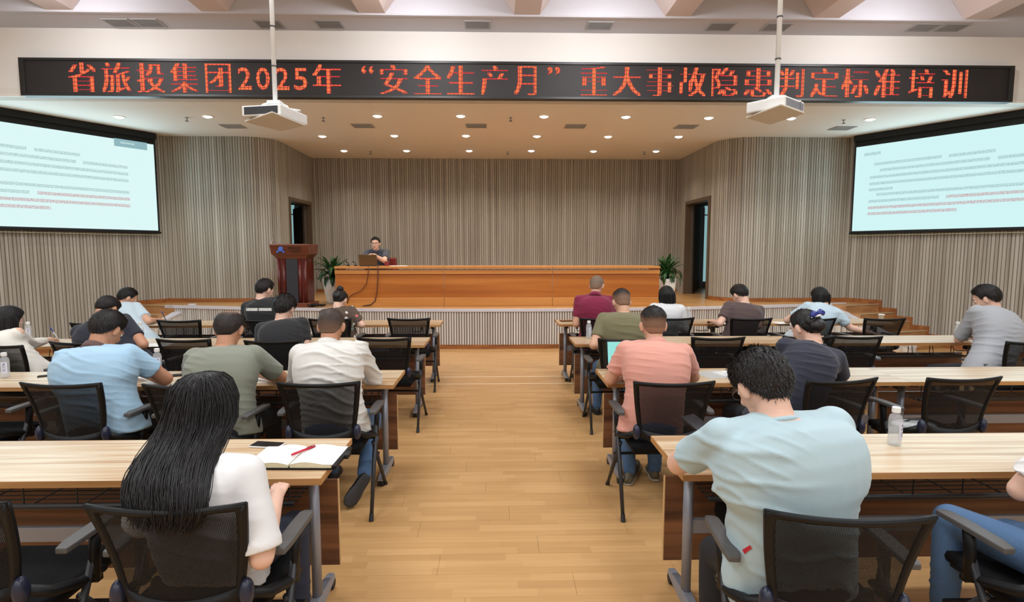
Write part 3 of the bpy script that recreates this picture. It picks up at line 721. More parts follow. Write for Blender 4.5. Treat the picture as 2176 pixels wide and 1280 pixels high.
q = MB(); q.rings([[(-.37-.0, -.13*0+math.cos(a)*.10, 1.08+math.sin(a)*.11) for a in ()] or [(-.36-i*.015, .0+math.cos(a)*.13, 1.07+math.sin(a)*.13) for a in [2*math.pi*k/16 for k in range(16)]] for i in range(2)])
q.build('side_disc', plain('grey_disc', srgb(150, 140, 134), .4), t)
q = MB(); random.seed(5)
pts = []
base_ = Vector((lc.x+.34, lc.y+.02, SZ+.02))
for k in range(60):
    a = k*.55; pts.append(base_+Vector((math.cos(a)*.10+random.uniform(-.04, .04)+k*.002, math.sin(a)*.05+random.uniform(-.02, .02), abs(math.sin(k*.7))*.035)))
q.tube(pts, .010, 5); o = q.build('cable_heap', M['black'], None, smooth=True); tag(o, 'tangled heap of black cable on the stage floor beside the lectern', 'cable')

# potted plants
def plant(loc, label, seed, hgt=1.0, potr=.13, poth=.42, spread=.36):
    random.seed(seed)
    t = thing('potted_plant', label, 'plant', loc, 0, 'potted plants flanking the stage desk')
    q = MB(); q.lathe([(potr*.66, 0), (potr*.70, .02), (potr*1.0, poth*.55), (potr*1.12, poth), (potr*.98, poth), (potr*.95, poth-.04)], n=24); q.build('pot', M['pot'], t, smooth=True)
    q = MB(); q.lathe([(potr*.96, poth-.06), (potr*.96, poth-.03)], n=20); q.build('soil', M['soil'], t)
    n = 62
    for k in range(n):
        a = random.uniform(0, 2*math.pi); el = random.uniform(.1, 1.0); L = random.uniform(.26, .46)
        h0 = poth+random.uniform(.0, hgt*.25)
        d = Vector((math.cos(a), math.sin(a), 0)); lean = (1-el)*1.5+.25
        q = MB(); w0 = random.uniform(.026, .044); m_ = 7; side = Vector((-d.y, d.x, 0)); rs = []
        p = Vector((0, 0, h0))+d*.03; ang = math.pi/2-lean*.35
        for i in range(m_):
            f = i/(m_-1); ww = w0*math.sin(math.pi*min(1, .12+f*.88))**.7+.003
            up = Vector((0, 0, 1))
            nrm = (up*math.cos(ang)-d*math.sin(ang))
            rs.append([p-side*ww+nrm*.004, p-nrm*.003, p+side*ww+nrm*.004, p+nrm*.006])
            ang -= lean*.30; p = p+(d*math.cos(ang)+up*math.sin(ang))*(L/(m_-1))
        q.rings(rs); q.build('leaf', M['leaf'], t, fix=False, smooth=True)
    q = MB()
    for k in range(5):
        a = k*1.26; q.tube([(math.cos(a)*.03, math.sin(a)*.03, poth-.05), (math.cos(a)*.05, math.sin(a)*.05, poth+hgt*.3)], .012, 6)
    q.build('stem', M['leaf'], t)
pl = aty(708, 600, 10.7); plant((aty(707, 600, 10.85).x, 10.85, SZ), 'leafy green plant in a tall white pot, left of the stage desk', 21, .7, .165, .46)
plant((aty(1416, 600, 10.85).x, 10.85, SZ), 'leafy green plant in a tall white pot, right of the stage desk', 33, .7, .17, .46)

# ---------------------------------------------------------------- training tables
TD, TL = .50, 2.18
YB = {'A': 2.755, 'B': 4.365, 'C': 6.03, 'D': 7.54}
def make_table():
    t = thing('training_table', 'x', 'table')
    L = TL
    bx('tabletop', (0, 0, .7365), (L-.004, TD-.004, .027), M['table_top'], t)
    q = MB()
    for s in (-1, 1):
        q.box((0, s*(TD/2-.001), .7362), (L, .003, .0276)); q.box((s*(L/2-.001), 0, .7362), (.003, TD-.006, .0276))
    q.build('edge_band', M['table_edge'], t)
    q = MB(); q.box((0, TD/2-.085, .357), (L-.10, .018, .435)); p = q.build('modesty_panel', M['walnut'], t, bevel=.001)
    for s in (-1, 1): bx('panel_edge_band', (s*(L/2-.050), TD/2-.085, .357), (.004, .0186, .437), M['light_band'], p)
    for s in (-1, 1):
        x = s*(L/2-.11)
        q = MB(); q.tube([(x, -.01, .075), (x, -.01, .70)], .022, 14, flat=1.3); lg = q.build('leg', M['metal'], t, smooth=True)
        q = MB()
        q.rings([[(x-w_, y, z0), (x+w_, y, z0), (x+w_*.7, y, z1), (x-w_*.7, y, z1)] for y, w_, z0, z1 in ((-.235, .022, .048, .070), (-.12, .028, .045, .085), (0, .032, .045, .095), (.10, .028, .045, .085), (.205, .022, .048, .070))])
        q.build('foot_bar', M['metal'], lg, bevel=.004)
        for yy_ in (-.20, .18):
            q = MB()
            for dx in (-.012, .012):
                q.rings([[(x+dx+o_, yy_+math.cos(a)*.026, .028+math.sin(a)*.026) for a in [2*math.pi*k/14 for k in range(14)]] for o_ in (-.009, .009)])
            q.box((x, yy_, .044), (.012, .03, .02)); q.build('caster', M['rubber'], lg)
        q = MB(); q.box((x, .0, .70), (.05, .30, .03)); q.box((x, .02, .66), (.03, .10, .06)); q.build('fold_bracket', M['dark_metal'], lg, bevel=.004)
    q = MB(); q.box((0, .0, .40), (L-.26, .028, .07)); q.build('crossbeam', M['metal'], t, bevel=.006)
    q = MB()
    for k in range(6): q.tube([(-L/2+.16, -.12+k*.045, .575+(.0 if k else -.0)), (L/2-.16, -.12+k*.045, .575)], .004, 5)
    for k in range(9):
        x = -L/2+.18+k*(L-.36)/8; q.tube([(x, -.12, .70), (x, -.12, .575), (x, .11, .575), (x, .14, .70)], .004, 5)
    q.tube([(-L/2+.16, -.125, .59), (L/2-.16, -.125, .59)], .009, 6)
    q.build('wire_shelf', M['dark_metal'], t)
    q = MB()
    for s in (-1, 1):
        x = s*(L/2-.24); q.tube([(x, -.19, .72), (x, -.19, .665), (x-s*.02, -.17, .655), (x-s*.10, -.13, .645), (x-s*.14, -.12, .66)], .006, 6)
        q.box((x, -.19, .70), (.03, .012, .04))
    q.build('bag_hook', M['metal'], t)
    return t
tab0 = make_table(); first = True
XE = {'L': -.733, 'R': .775}
rown = {'A': 'nearest row', 'B': 'second row', 'C': 'third row', 'D': 'stage-side row'}
def add_table(row, side, k):
    global first
    x = XE[side]+(-1 if side == 'L' else 1)*(TL/2+k*TL); y = YB[row]-TD/2
    t = tab0 if first else copy_tree(tab0); first = False
    t.location = (x, y, 0)
    t['label'] = 'wood-topped table in the %s, %s of aisle, %s' % (rown[row], 'left' if side == 'L' else 'right', ('beside it', 'second from it', 'farthest from it')[k])
    t['group'] = 'wood-topped folding tables in rows'
for row in 'ABCD':
    for side in 'LR':
        add_table(row, side, 0)
        if row == 'C' and side == 'L': add_table(row, side, 2)
        if row != 'A' or True:
            if row == 'A': continue
            add_table(row, side, 1)

# ---------------------------------------------------------------- mesh-back chairs
def bp(u, v):   # point of the backrest surface
    w_ = .190+.062*v
    z = .485+.405*v+.012*u*u*v+.045*u*u*(1-v)**2
    y = -.215-.075*v-.040*(1-u*u)*(1-.3*v)+.02*math.sin(v*3.1)
    return Vector((u*w_, y, z))
def make_chair():
    t = thing('mesh_chair', 'x', 'chair')
    n = 11
    def loop(a, b0, b1):
        L = []
        for i in range(n): L.append(bp(-a+2*a*i/(n-1), b0))
        for i in range(1, n): L.append(bp(a, b0+(b1-b0)*i/(n-1)))
        for i in range(1, n): L.append(bp(a-2*a*i/(n-1), b1))
        for i in range(1, n-1): L.append(bp(-a, b1+(b0-b1)*i/(n-1)))
        return L
    o = loop(1, 0, 1); i_ = loop(.87, .17, .935)
    th = Vector((0, .011, 0)); q = MB(); q_r = [[p-th for p in o], [p+th for p in o], [p+th*.6 for p in i_], [p-th*.6 for p in i_]]
    q.rings(q_r+[q_r[0]], caps=False)
    me = q.mesh('back_frame', True); bm = bmesh.new(); bm.from_mesh(me); bmesh.ops.remove_doubles(bm, verts=bm.verts, dist=1e-5); bmesh.ops.recalc_face_normals(bm, faces=bm.faces)
    ed = [e for e in bm.edges if len(e.link_faces) == 2 and e.calc_face_angle(0) > .6]
    bmesh.ops.bevel(bm, geom=ed, offset=.004, segments=2, affect='EDGES'); bm.to_mesh(me); bm.free()
    bf = link('back_frame', me, M['black'], t)
    q = MB(); nu, nv = 12, 8
    q.rings([[bp(-.88+1.76*i/nu, .16+.785*j/nv)+Vector((0, -.012*math.sin(math.pi*j/nv)*math.sin(math.pi*i/nu), 0)) for i in range(nu+1)] for j in range(nv+1)], caps=False, closed=False)
    q.build('mesh_panel', M['mesh'], t, smooth=True)
    for s in (-1, 1):
        q = MB(); q.ell(bp(s*1.0, .10)+Vector((s*.012, -.008, 0)), (.024, .03, .05)); hc_ = q.build('hinge_cover', M['hinge'], t, smooth=True)
        q = MB(); q.tube([bp(s*.98, .10), Vector((s*.245, -.15, .515)), Vector((s*.272, -.05, .485)), Vector((s*.275, .06, .475))], [.026, .024, .022, .018], 8, flat=.8); q.build('side_bracket', M['black'], hc_, smooth=True)
        ar = thing('armrest', None, None); ar.parent = t
        bpoly = MB()
        bpoly.rings([[(s*.287-w_, y, z-.022), (s*.287+w_, y, z-.022), (s*.287+w_, y, z), (s*.287-w_, y, z)] for y, w_, z in ((-.15, .020, .668), (-.10, .028, .672), (.03, .029, .672), (.13, .026, .668), (.16, .018, .662))])
        pad = bpoly.build('armrest', M['arm_pad'], t, bevel=.006)
        bpy.data.objects.remove(ar)
        q = MB(); q.tube([(s*.286, .02, .655), (s*.284, .01, .56), (s*.276, .01, .46)], [.018, .016, .02], 8, flat=1.5); q.build('arm_post', M['black'], pad, smooth=True)
        for nm, a, c in (('rear', (s*.278, .03, .60), (s*.290, -.262, .0)), ('front', (s*.272, -.06, .44), (s*.280, .30, .0))):
            a, c = Vector(a), Vector(c); d = (a-c)
            q = MB(); q.tube([c+d*.02, c+d*.5, a], [.0115, .014, .014], 8, flat=1.0); l = q.build('leg', M['dark_metal'], t, smooth=True)
            q = MB(); q.tube([c+Vector((0, 0, .002)), c+d*.07], [.015, .014], 8); q.build('foot_cap', M['rubber'], l)
    q = MB()
    for k in range(1): q.box((0, .01, .455), (.46, .45, .05))
    me = None
    so = q.build('seat', M['black_fab'], t, bevel=.02, smooth=True)
    q = MB(); q.box((0, .01, .425), (.43, .40, .02)); q.tube([(-.275, .12, .30), (.275, .12, .30)], .010, 6); q.box((0, .05, .44), (.54, .03, .02)); q.build('seat_pan', M['black'], t)
    return t
ch0 = make_chair(); cfirst = True
CHAIRS = {}
def chair(key, px, py, label, rz=0, xy=None, zt=.89, dy=0):
    global cfirst
    p = atz(px, py, zt) if xy is None else Vector((xy[0], xy[1], 0))
    c = ch0 if cfirst else copy_tree(ch0); cfirst = False
    back = Vector((p.x, p.y, 0)); off = Matrix.Rotation(rz, 3, 'Z') @ Vector((0, .305, 0))
    loc = back+off+Vector((0, dy, 0)); c.location = (loc.x, loc.y, 0); c.rotation_euler = (0, 0, rz)
    c['label'] = label; c['group'] = 'black mesh-backed chairs'
    CHAIRS[key] = loc
    return c
G = 'black mesh-backed armchair '
chair('A0', -165, 1080, G+'at the lower left corner, its left half out of view')
chair('A1', 346, 1082, G+'of the woman with long hair in the nearest left row')
chair('B0', -140, 812, G+'at the far left end of the second row')
chair('B1', 124, 818, G+'of the man in the sky-blue polo', R(-3))
chair('B2', 385, 822, G+'of the man in the grey-green T-shirt, second left row', R(-4))
chair('B3', 675, 816, G+'of the man in the white shirt beside the aisle', R(1))
chair('C1', 160, 729, G+'behind the sky-blue polo, between him and the woman in white', R(-4))
chair('C2', 387, 723, G+'standing empty in the third left row, right of the sky-blue polo', R(-3))
chair('C3', 577, 726, G+'of the man in the plain black T-shirt, third left row')
chair('C4', 815, 720, G+'standing empty by the aisle in the third left row', R(-2))
chair('CW', -8, 735, G+'of the woman in the white jacket at the left edge', R(-12))
chair('D0', 195, 688, G+'of the man in pale blue writing, stage-side left row')
chair('D1', 378, 682, G+'standing empty in the stage-side left row behind the grey-green shirt')
chair('D2', 550, 681, G+'of the man whose black T-shirt has a white printed line')
chair('D3', 700, 679, G+'of the woman in the floral blouse')
chair('D4', 868, 678, G+'standing empty by the aisle in the stage-side left row')
chair('RA1', 1812, 1095, G+'of the man in the mint T-shirt, nearest right row', R(-6), zt=.90)
chair('RB1', 1435, 815, G+'of the man in the salmon polo', R(0))
chair('RB2', 1795, 810, G+'of the woman with the blue bow, turned a little', R(9))
chair('RB3', 2055, 806, G+'standing empty behind the water bottle, second right row', R(3))
chair('RC1', 1330, 722, G+'of the man in the olive T-shirt')
chair('RC2', 1528, 719, G+'standing empty between olive and navy T-shirts, third right row')
chair('RC3', 1722, 717, G+'standing empty just behind the head with the blue bow')
chair('RC4', 1815, 716, G+'turned askew right of the blue bow, third right row', R(-12))
chair('RC5', 2205, 729, G+'of the man in the grey T-shirt at the right edge', R(-4))
chair('RD1', 1277, 678, G+'of the man in the maroon polo')
chair('RD2', 1432, 677, G+'of the woman in white with long straight hair, stage-side right row')
chair('RD3', 1598, 678, G+'of the man in the brown T-shirt')
chair('RD4', 1735, 678, G+'of the person in the pale blue top with outstretched arm')
chair('RD5', 1883, 678, G+'standing empty at the wall end of the stage-side right row')
ap = atz(2075, 1125, .67)
chair('RA2', 0, 0, G+'of the person in jeans cut off by the right edge', R(0), xy=(2.045, 1.64))

# ---------------------------------------------------------------- small things on tables
def lamin(px, py): return atz(px, py, .75)
def bottle(px, py, label, fill=.5, rz=0, s=1):
    p = lamin(px, py); t = thing('water_bottle', label, 'bottle', (p.x, p.y, .7502), rz, 'clear water bottles with white caps')
    q = MB(); q.lathe([(.001, .001), (.024, .001), (.029, .006), (.030, .03), (.028, .06), (.030, .09), (.030, .125), (.026, .146), (.014, .158), (.013, .166)], n=22); q.build('bottle_body', M['bottle'], t, smooth=True)
    q = MB(); q.lathe([(.001, .003), (.022, .003), (.027, .008), (.028, .03), (.026, .06), (.028, .145*fill), (.001, .1455*fill)], n=20); q.build('water', M['water'], t, smooth=True)
    q = MB(); q.lathe([(.0185, .162), (.019, .165), (.0185, .186), (.016, .188), (.001, .188)], n=20); q.build('cap', M['white_plastic'], t, smooth=False)
    q = MB(); a0, a1 = R(-95), R(-25)
    rs = [[(math.cos(a0+(a1-a0)*k/8)*.0308, math.sin(a0+(a1-a0)*k/8)*.0308, z) for k in range(9)] for z in (.035, .12)]
    q.rings(rs, caps=False, closed=False); lb = q.build('paper_label', plain('pale_lilac_label', srgb(212, 216, 232), .5), t, fix=False)
    q = MB()
    def lab(a, z, w_, h_): q.rings([[(math.cos(a+w_*k/3)*.0312, math.sin(a+w_*k/3)*.0312, zz) for k in range(4)] for zz in (z, z+h_)], caps=False, closed=False)
    lab(R(-68), .098, R(14), .008); lab(R(-60), .104, R(14), .005)
    for z, w_ in ((.088, 34), (.081, 30), (.068, 38), (.060, 30), (.052, 36)): lab(R(-60)-R(w_)/2, z, R(w_), .0022)
    q.build('label_print', plain('label_print', srgb(60, 66, 90), .5), lb, fix=False)
    return t
bottle(1900, 946, 'clear bottle with white cap on the nearest right table, half full of water', .6)
bottle(336, 792, 'clear capped bottle beside the sky-blue polo man\'s elbow', .85)
bottle(12, 803, 'clear labelled bottle at the left edge of the picture, second left row', .85)
bottle(300, 722, 'clear bottle beside the navy T-shirt man, third left row', .8)
bottle(62, 722, 'clear bottle just behind the woman in the white jacket', .8)
bottle(1251, 719, 'clear bottle at the aisle end by the olive T-shirt man', .8)
bottle(1681, 724, 'clear bottle partly behind the head with the blue bow', .7)
bottle(2033, 722, 'clear bottle before the man in grey at the right edge', .8)
bottle(1463, 683, 'clear bottle right of the woman in white with long hair', .8)
def phone(px, py, rz, label, z=.75, size=(.075, .155), col='black', tilt=None):
    p = atz(px, py, z); t = thing('phone', label, 'phone', (p.x, p.y, z+.0045), rz)
    bx('phone_body', (0, 0, 0), (size[0], size[1], .008), M[col], t, bevel=.003)
    bx('phone_glass', (0, 0, .0043), (size[0]-.006, size[1]-.006, .0006), plain('phone_glass', srgb(22, 24, 30), .08), t)
    if tilt: t.rotation_euler = tilt
    return t
phone(372, 799, R(-75), 'black phone lying right of the sky-blue polo man\'s arm')
phone(1204, 683, R(-80), 'dark phone at the aisle end of the maroon polo man\'s table', size=(.10, .17))
phone(100, 800, R(-60), 'small black phone lying by the bottle at the left edge', size=(.05, .11))
phone(568, 948, R(80), 'white phone with a dark screen above the open notebook', size=(.075, .15), col='white_plastic')
def paper(px, py, sx_, sy_, rz, label, nm='document', m='paper', th=.003, cat='papers'):
    p = lamin(px, py); o = bx(nm, (0, 0, 0), (sx_, sy_, th), M[m]); o.location = (p.x, p.y, .7502+th/2); o.rotation_euler = (0, 0, rz); return tag(o, label, cat)
paper(292, 803, .21, .28, R(80), 'white sheets under the sky-blue polo man\'s forearm')
paper(545, 808, .21, .20, R(5), 'white sheet before the grey-green T-shirt man')
paper(325, 734, .30, .21, R(8), 'white sheets before the navy T-shirt man, third left row')
paper(1555, 688, .28, .20, R(12), 'white sheet before the brown T-shirt man')
paper(1672, 687, .30, .21, R(-5), 'white sheets before the person in pale blue')
paper(1560, 795, .21, .26, R(-70), 'white sheet on the second right table, between salmon polo and mint T-shirt')
o = paper(1518, 797, .24, .24, R(15), 'clear plastic folder beside the salmon polo man', 'plastic_folder', 'film', .004, 'folder')
# open notebook with a red pen
p = lamin(640, 978)
nb = thing('open_notebook', 'thick open notebook with white pages and black cover beside the long-haired woman', 'notebook', (p.x-.01, p.y, .7502), R(-2))
bx('cover', (0, 0, .004), (.40, .235, .006), M['black'], nb, bevel=.002)
for s in (-1, 1):
    q = MB(); rs = []
    for i in range(9):
        f = i/8; x = s*(.004+f*.185); h = .018+.012*math.sin(math.pi*min(1, f*1.3))*(1-.4*f)+(.004 if s > 0 else .002)
        rs.append([(x, -.112, .008), (x, .112, .008), (x, .112, h), (x, -.112, h)])
    b_ = q; q.rings(rs); pg = q.build('page_block', M['paper_edge'], nb)
    q = MB(); q.rings([[(r[3][0], -.1125, r[3][2]+.0004), (r[2][0], .1125, r[2][2]+.0004), (r[2][0], .1125, r[2][2]+.0012), (r[3][0], -.1125, r[3][2]+.0012)] for r in rs]); q.build('page', M['paper'], pg)
bx('clasp', (.205, .03, .012), (.03, .05, .02), M['rubber'], nb, bevel=.003)
bx('cover_edge', (.196, 0, .014), (.022, .235, .014), M['black'], nb, bevel=.003)
pn = thing('pen', 'red ballpoint pen lying across the open notebook', 'pen', (p.x+.002, p.y+.02, .7502+.036), R(58))
q = MB(); q.tube([(-.062, 0, 0), (-.055, 0, 0), (.045, 0, 0)], [.003, .0058, .0055], 10); q.build('barrel', M['red_pen'], pn, smooth=True)
q = MB(); q.tube([(.045, 0, 0), (.068, 0, 0)], [.006, .0045], 10); q.box((.045, 0, .008), (.045, .003, .002)); q.build('pen_cap', plain('dark_red_cap', srgb(160, 24, 40), .3), pn)
# laptop of the salmon man (screen towards us)
lp2 = lamin(1345, 792)
laptop((1.015, 4.07, .7502), R(2), 'open laptop with a bright cyan display before the salmon polo man', M['black'], led('cyan_display', (.36, .86, .80, 1), .85), (.36, .24), 14)
# lone items
p = atz(1925, 705, .60)
t = thing('paper_cup', 'white cup at the wall end of the table closest to the stage, right side', 'cup', (XE['R']+TL*2-.06, YB['D']-.30, .7502))
q = MB(); q.lathe([(.026, 0), (.036, .09), (.038, .09), (.038, .094), (.034, .094), (.024, .004)], n=18); q.build('cup_wall', M['white_plastic'], t, smooth=True)
q = MB(); q.lathe([(.0385, .088), (.039, .096), (.001, .097)], n=18); q.build('lid', M['paper'], t)
def bag(name, loc, s, label, m='black_fab', seed=1):
    t = thing(name, label, 'bag', loc)
    q = MB(); q.ell((0, 0, s[2]/2), (s[0]/2, s[1]/2, s[2]/2), n=20, m=12)
    q.v = [(v[0]*(1+.12*noise.noise(Vector(v)*9+Vector((seed, 0, 0)))), v[1], max(0, v[2]*(1+.2*noise.noise(Vector(v)*11)))) for v in q.v]
    q.build('pouch', M[m], t, smooth=True)
    q = MB(); q.tube([(-s[0]*.25, 0, s[2]*.8), (-s[0]*.15, -.02, s[2]*1.25), (s[0]*.12, -.03, s[2]*1.25), (s[0]*.25, 0, s[2]*.8)], .007, 6); q.build('strap', plain('pinkish_strap_%d' % seed, srgb(206, 160, 140) if m == 'black_fab' else srgb(60, 60, 60), .6), t)
    return t
c = CHAIRS['RD5']; bag('handbag', (c.x-.02, c.y+.02, .478), (.30, .20, .10), 'dark bag with pale straps on the empty chair at the right wall end', seed=4)
c = CHAIRS['RB3']; o = bag('plastic_bag', (c.x-.08, c.y-.02, .478), (.30, .18, .06), 'crumpled clear plastic bag on the empty chair behind the water bottle', 'film', 6)
c = CHAIRS['RA1']; bag('shoulder_bag', (1.12, 2.46, .36), (.24, .14, .28), 'black bag hanging under the nearest right table', 'black_fab', 9)

# ================================================================ PEOPLE
def skin_mat(name, c):
    m, N, L, P = mat(name); P.inputs['Base Color'].default_value = c; P.inputs['Roughness'].default_value = .5
    P.inputs['Subsurface Weight'].default_value = .0
    return m
SK = [skin_mat('skin_light', srgb(222, 180, 158)), skin_mat('skin_tan', srgb(206, 158, 130)), skin_mat('skin_deep', srgb(188, 136, 106))]
def hair_mat(name, c, scalp):
    m, N, L, P = mat(name); P.inputs['Roughness'].default_value = .55; P.inputs['Specular IOR Level'].default_value = .3
    a = N.new('ShaderNodeAttribute'); a.attribute_name = 'dens'
    tc = N.new('ShaderNodeTexCoord'); n = N.new('ShaderNodeTexNoise'); n.inputs['Scale'].default_value = 160; L.new(tc.outputs['Object'], n.inputs['Vector'])
    ad = N.new('ShaderNodeMath'); ad.operation = 'MULTIPLY_ADD'; ad.inputs[1].default_value = .2; ad.inputs[2].default_value = -.1; L.new(n.outputs['Fac'], ad.inputs[0])
    s = N.new('ShaderNodeMath'); s.operation = 'ADD'; s.use_clamp = True; L.new(a.outputs['Fac'], s.inputs[0]); L.new(ad.outputs[0], s.inputs[1])
    mx = N.new('ShaderNodeMix'); mx.data_type = 'RGBA'; mx.inputs[6].default_value = scalp; mx.inputs[7].default_value = c
    L.new(s.outputs[0], mx.inputs[0]); L.new(mx.outputs[2], P.inputs['Base Color'])
    return m
HB = srgb(19, 17, 17)
HM = {'black': hair_mat('black_hair', HB, srgb(190, 145, 115)), 'soft': hair_mat('soft_black_hair', srgb(40, 34, 32), srgb(186, 142, 114)), 'grey': hair_mat('cropped_grey_hair', srgb(112, 96, 82), srgb(196, 156, 128))}
HS = plain('black_hair_strands', srgb(18, 15, 16), .45, spec=.4)

def voxel(mb, size, smooth=3, fac=.5):
    me = mb.mesh('tmp'); o = bpy.data.objects.new('tmp', me); C.objects.link(o)
    r = o.modifiers.new('r', 'REMESH'); r.mode = 'VOXEL'; r.voxel_size = size; r.adaptivity = 0; r.use_smooth_shade = True
    if smooth:
        s = o.modifiers.new('s', 'SMOOTH'); s.factor = fac; s.iterations = smooth
    dg = bpy.context.evaluated_depsgraph_get(); out = bpy.data.meshes.new_from_object(o.evaluated_get(dg))
    bpy.data.objects.remove(o); bpy.data.meshes.remove(me)
    return out
def co(me):
    a = np.empty(len(me.vertices)*3, np.float32); me.vertices.foreach_get('co', a); return a.reshape(-1, 3)
def normals(me):
    a = np.empty(len(me.vertices)*3, np.float32); me.vertices.foreach_get('normal', a); return a.reshape(-1, 3)
def setco(me, a): me.vertices.foreach_set('co', a.astype(np.float32).ravel()); me.update()
def join(meshes, name):
    bm = bmesh.new()
    for m in meshes: bm.from_mesh(m)
    me = bpy.data.meshes.new(name); bm.to_mesh(me); bm.free()
    me.polygons.foreach_set('use_smooth', [True]*len(me.polygons))
    for m in meshes: bpy.data.meshes.remove(m)
    return me
def folds(me, amp, seed, axis=(0.15, .3, 1.0), wl=.075):
    p = co(me).astype(float); n = normals(me); rs = np.random.RandomState(seed); ph = rs.rand(12)*6.28
    x, y, z = p.T; A = np.array(axis)/np.linalg.norm(axis); u = p@A; k = 2*math.pi/wl
    warp = 1.4*np.sin(9*x+ph[0]+3*np.sin(6*z+ph[1]))+.9*np.sin(17*y+ph[2]+11*x)+.6*np.sin(23*x+ph[3])
    s1 = np.maximum(0, np.sin(k*u+warp))**3
    m1 = .5+.5*np.sin(8*x+5*z+ph[4]+1.5*np.sin(7*y+ph[5])); m1 = m1**1.5
    s2 = np.maximum(0, np.sin(k*1.7*u-1.3*warp+9*x+ph[6]))**4
    m2 = (.5+.5*np.sin(11*x-9*z+ph[7]))**2
    low = np.sin(6*x+ph[8])*np.sin(7*z+ph[9])+.5*np.sin(13*x+8*z+ph[10])
    d = amp*(1.0*s1*m1**1.5+.7*s2*m2**1.5+.9*low-.2)
    setco(me, p+n*d[:, None])
def frame(yaw, nod=0, tilt=0):
    return (Matrix.Rotation(R(yaw), 3, 'Z') @ Matrix.Rotation(R(-nod), 3, 'X') @ Matrix.Rotation(R(tilt), 3, 'Y'))
def hand(mb, w, d, up, side, curl=.5, s=1.0):
    w, d, up = Vector(w), Vector(d).normalized(), Vector(up)
    up = (up-d*up.dot(d)).normalized(); lat = d.cross(up).normalized()*side   # lat points to the thumb side
    for i, off in enumerate((.027, .009, -.009, -.026)):
        k0 = w+d*.012+lat*off*.6; k1 = w+d*(.082-.004*abs(i-1))*s+lat*off*s
        mb.cap(k0, k1, .013*s, .0115*s, 10)
        L = (.040, .045, .041, .032)[i]*s; p = k1; a = 0
        for j, (fl, r0, r1) in enumerate(((1, .0095, .0085), (.62, .0085, .0078), (.5, .0078, .0068))):
            a += curl*(.45, .6, .5)[j]
            dd = d*math.cos(a)-up*math.sin(a); e = p+dd*L*fl; mb.cap(p, e, r0*s, r1*s, 9); p = e
    p = w+d*.02*s+lat*.022*s; q = w+d*.055*s+lat*.047*s-up*.012; mb.cap(p, q, .014*s, .0115*s, 10); e = q+(d*.8+lat*.25-up*.35*curl).normalized()*.032*s; mb.cap(q, e, .011*s, .0085*s, 10)
    mb.cap(e, e+(d*.95-up*.3*curl).normalized()*.022*s, .009*s, .0075*s, 9)
def crv(P, t):
    P = [Vector(p) for p in P]; n = len(P)-1; t = max(-.2, min(1.05, t)); f = t*n; i = max(0, min(n-1, int(math.floor(f)))); u = f-i
    p0 = P[max(i-1, 0)]; p1 = P[i]; p2 = P[i+1]; p3 = P[min(i+2, n)]
    if i == 0: p0 = p1*2-p2
    if i+2 > n: p3 = p2*2-p1
    return .5*((2*p1)+(p2-p0)*u+(2*p0-5*p1+4*p2-p3)*u*u+(3*p1-p0-3*p2+p3)*u**3)
TOR = [(-.16, .185, .122), (-.05, .184, .122), (.05, .180, .120), (.2, .168, .114), (.4, .163, .118), (.62, .178, .125), (.78, .182, .118), (.88, .165, .100), (.94, .115, .080), (1.0, .062, .060)]
def loft_torso(mb, P, s0, s1, bulk, inf, t0, t1, sw):
    rs = []; ts = [t for t in np.linspace(t0, t1, 15)]
    for t in ts:
        c_ = crv(P, t); tg = (crv(P, t+.04)-crv(P, t-.04)).normalized(); s = s0.lerp(s1, max(0, min(1, t))); s = (s-tg*s.dot(tg)).normalized(); f = tg.cross(s)*-1
        for k in range(len(TOR)-1):
            if TOR[k][0] <= t <= TOR[k+1][0]+1e-6: break
        a, b_ = TOR[k], TOR[k+1]; u = (t-a[0])/(b_[0]-a[0]); w_ = a[1]+(b_[1]-a[1])*u; d_ = a[2]+(b_[2]-a[2])*u
        if .5 < t < .9: w_ *= (sw/.185)
        bk = bulk if t < .9 else 1
        w_ = w_*bk+inf; d_ = d_*bk+inf
        ring = []
        for i in range(24):
            a_ = 2*math.pi*i/24; cx, sy_ = math.cos(a_), math.sin(a_)
            e = .82
            ring.append(c_+s*math.copysign(abs(cx)**e, cx)*w_+f*math.copysign(abs(sy_)**e, sy_)*d_)
        rs.append(ring)
    mb.rings(rs)
def shoe_mb(heel, toe, up):
    heel, toe, up = Vector(heel), Vector(toe), Vector(up); d = (toe-heel); L = d.length; d.normalize(); up = (up-d*up.dot(d)).normalized(); s = d.cross(up)
    U, S = MB(), MB(); ru = []; rso = []
    for f, w_, h_ in ((0, .022, .055), (.08, .033, .068), (.25, .036, .075), (.42, .037, .066), (.6, .045, .05), (.8, .046, .040), (.94, .034, .030), (1.0, .014, .018)):
        c_ = heel+d*L*f; lo = .014
        ru.append([c_+s*math.cos(a)*w_+up*(lo+max(0, (math.sin(a)+.3)/1.3)*h_) for a in [2*math.pi*k/14 for k in range(14)]])
        rso.append([c_+s*math.cos(a)*(w_+.004)+up*(.010+math.sin(a)*.010) for a in [2*math.pi*k/12 for k in range(12)]])
    U.rings(ru); S.rings(rso); return U, S
REPORT = []
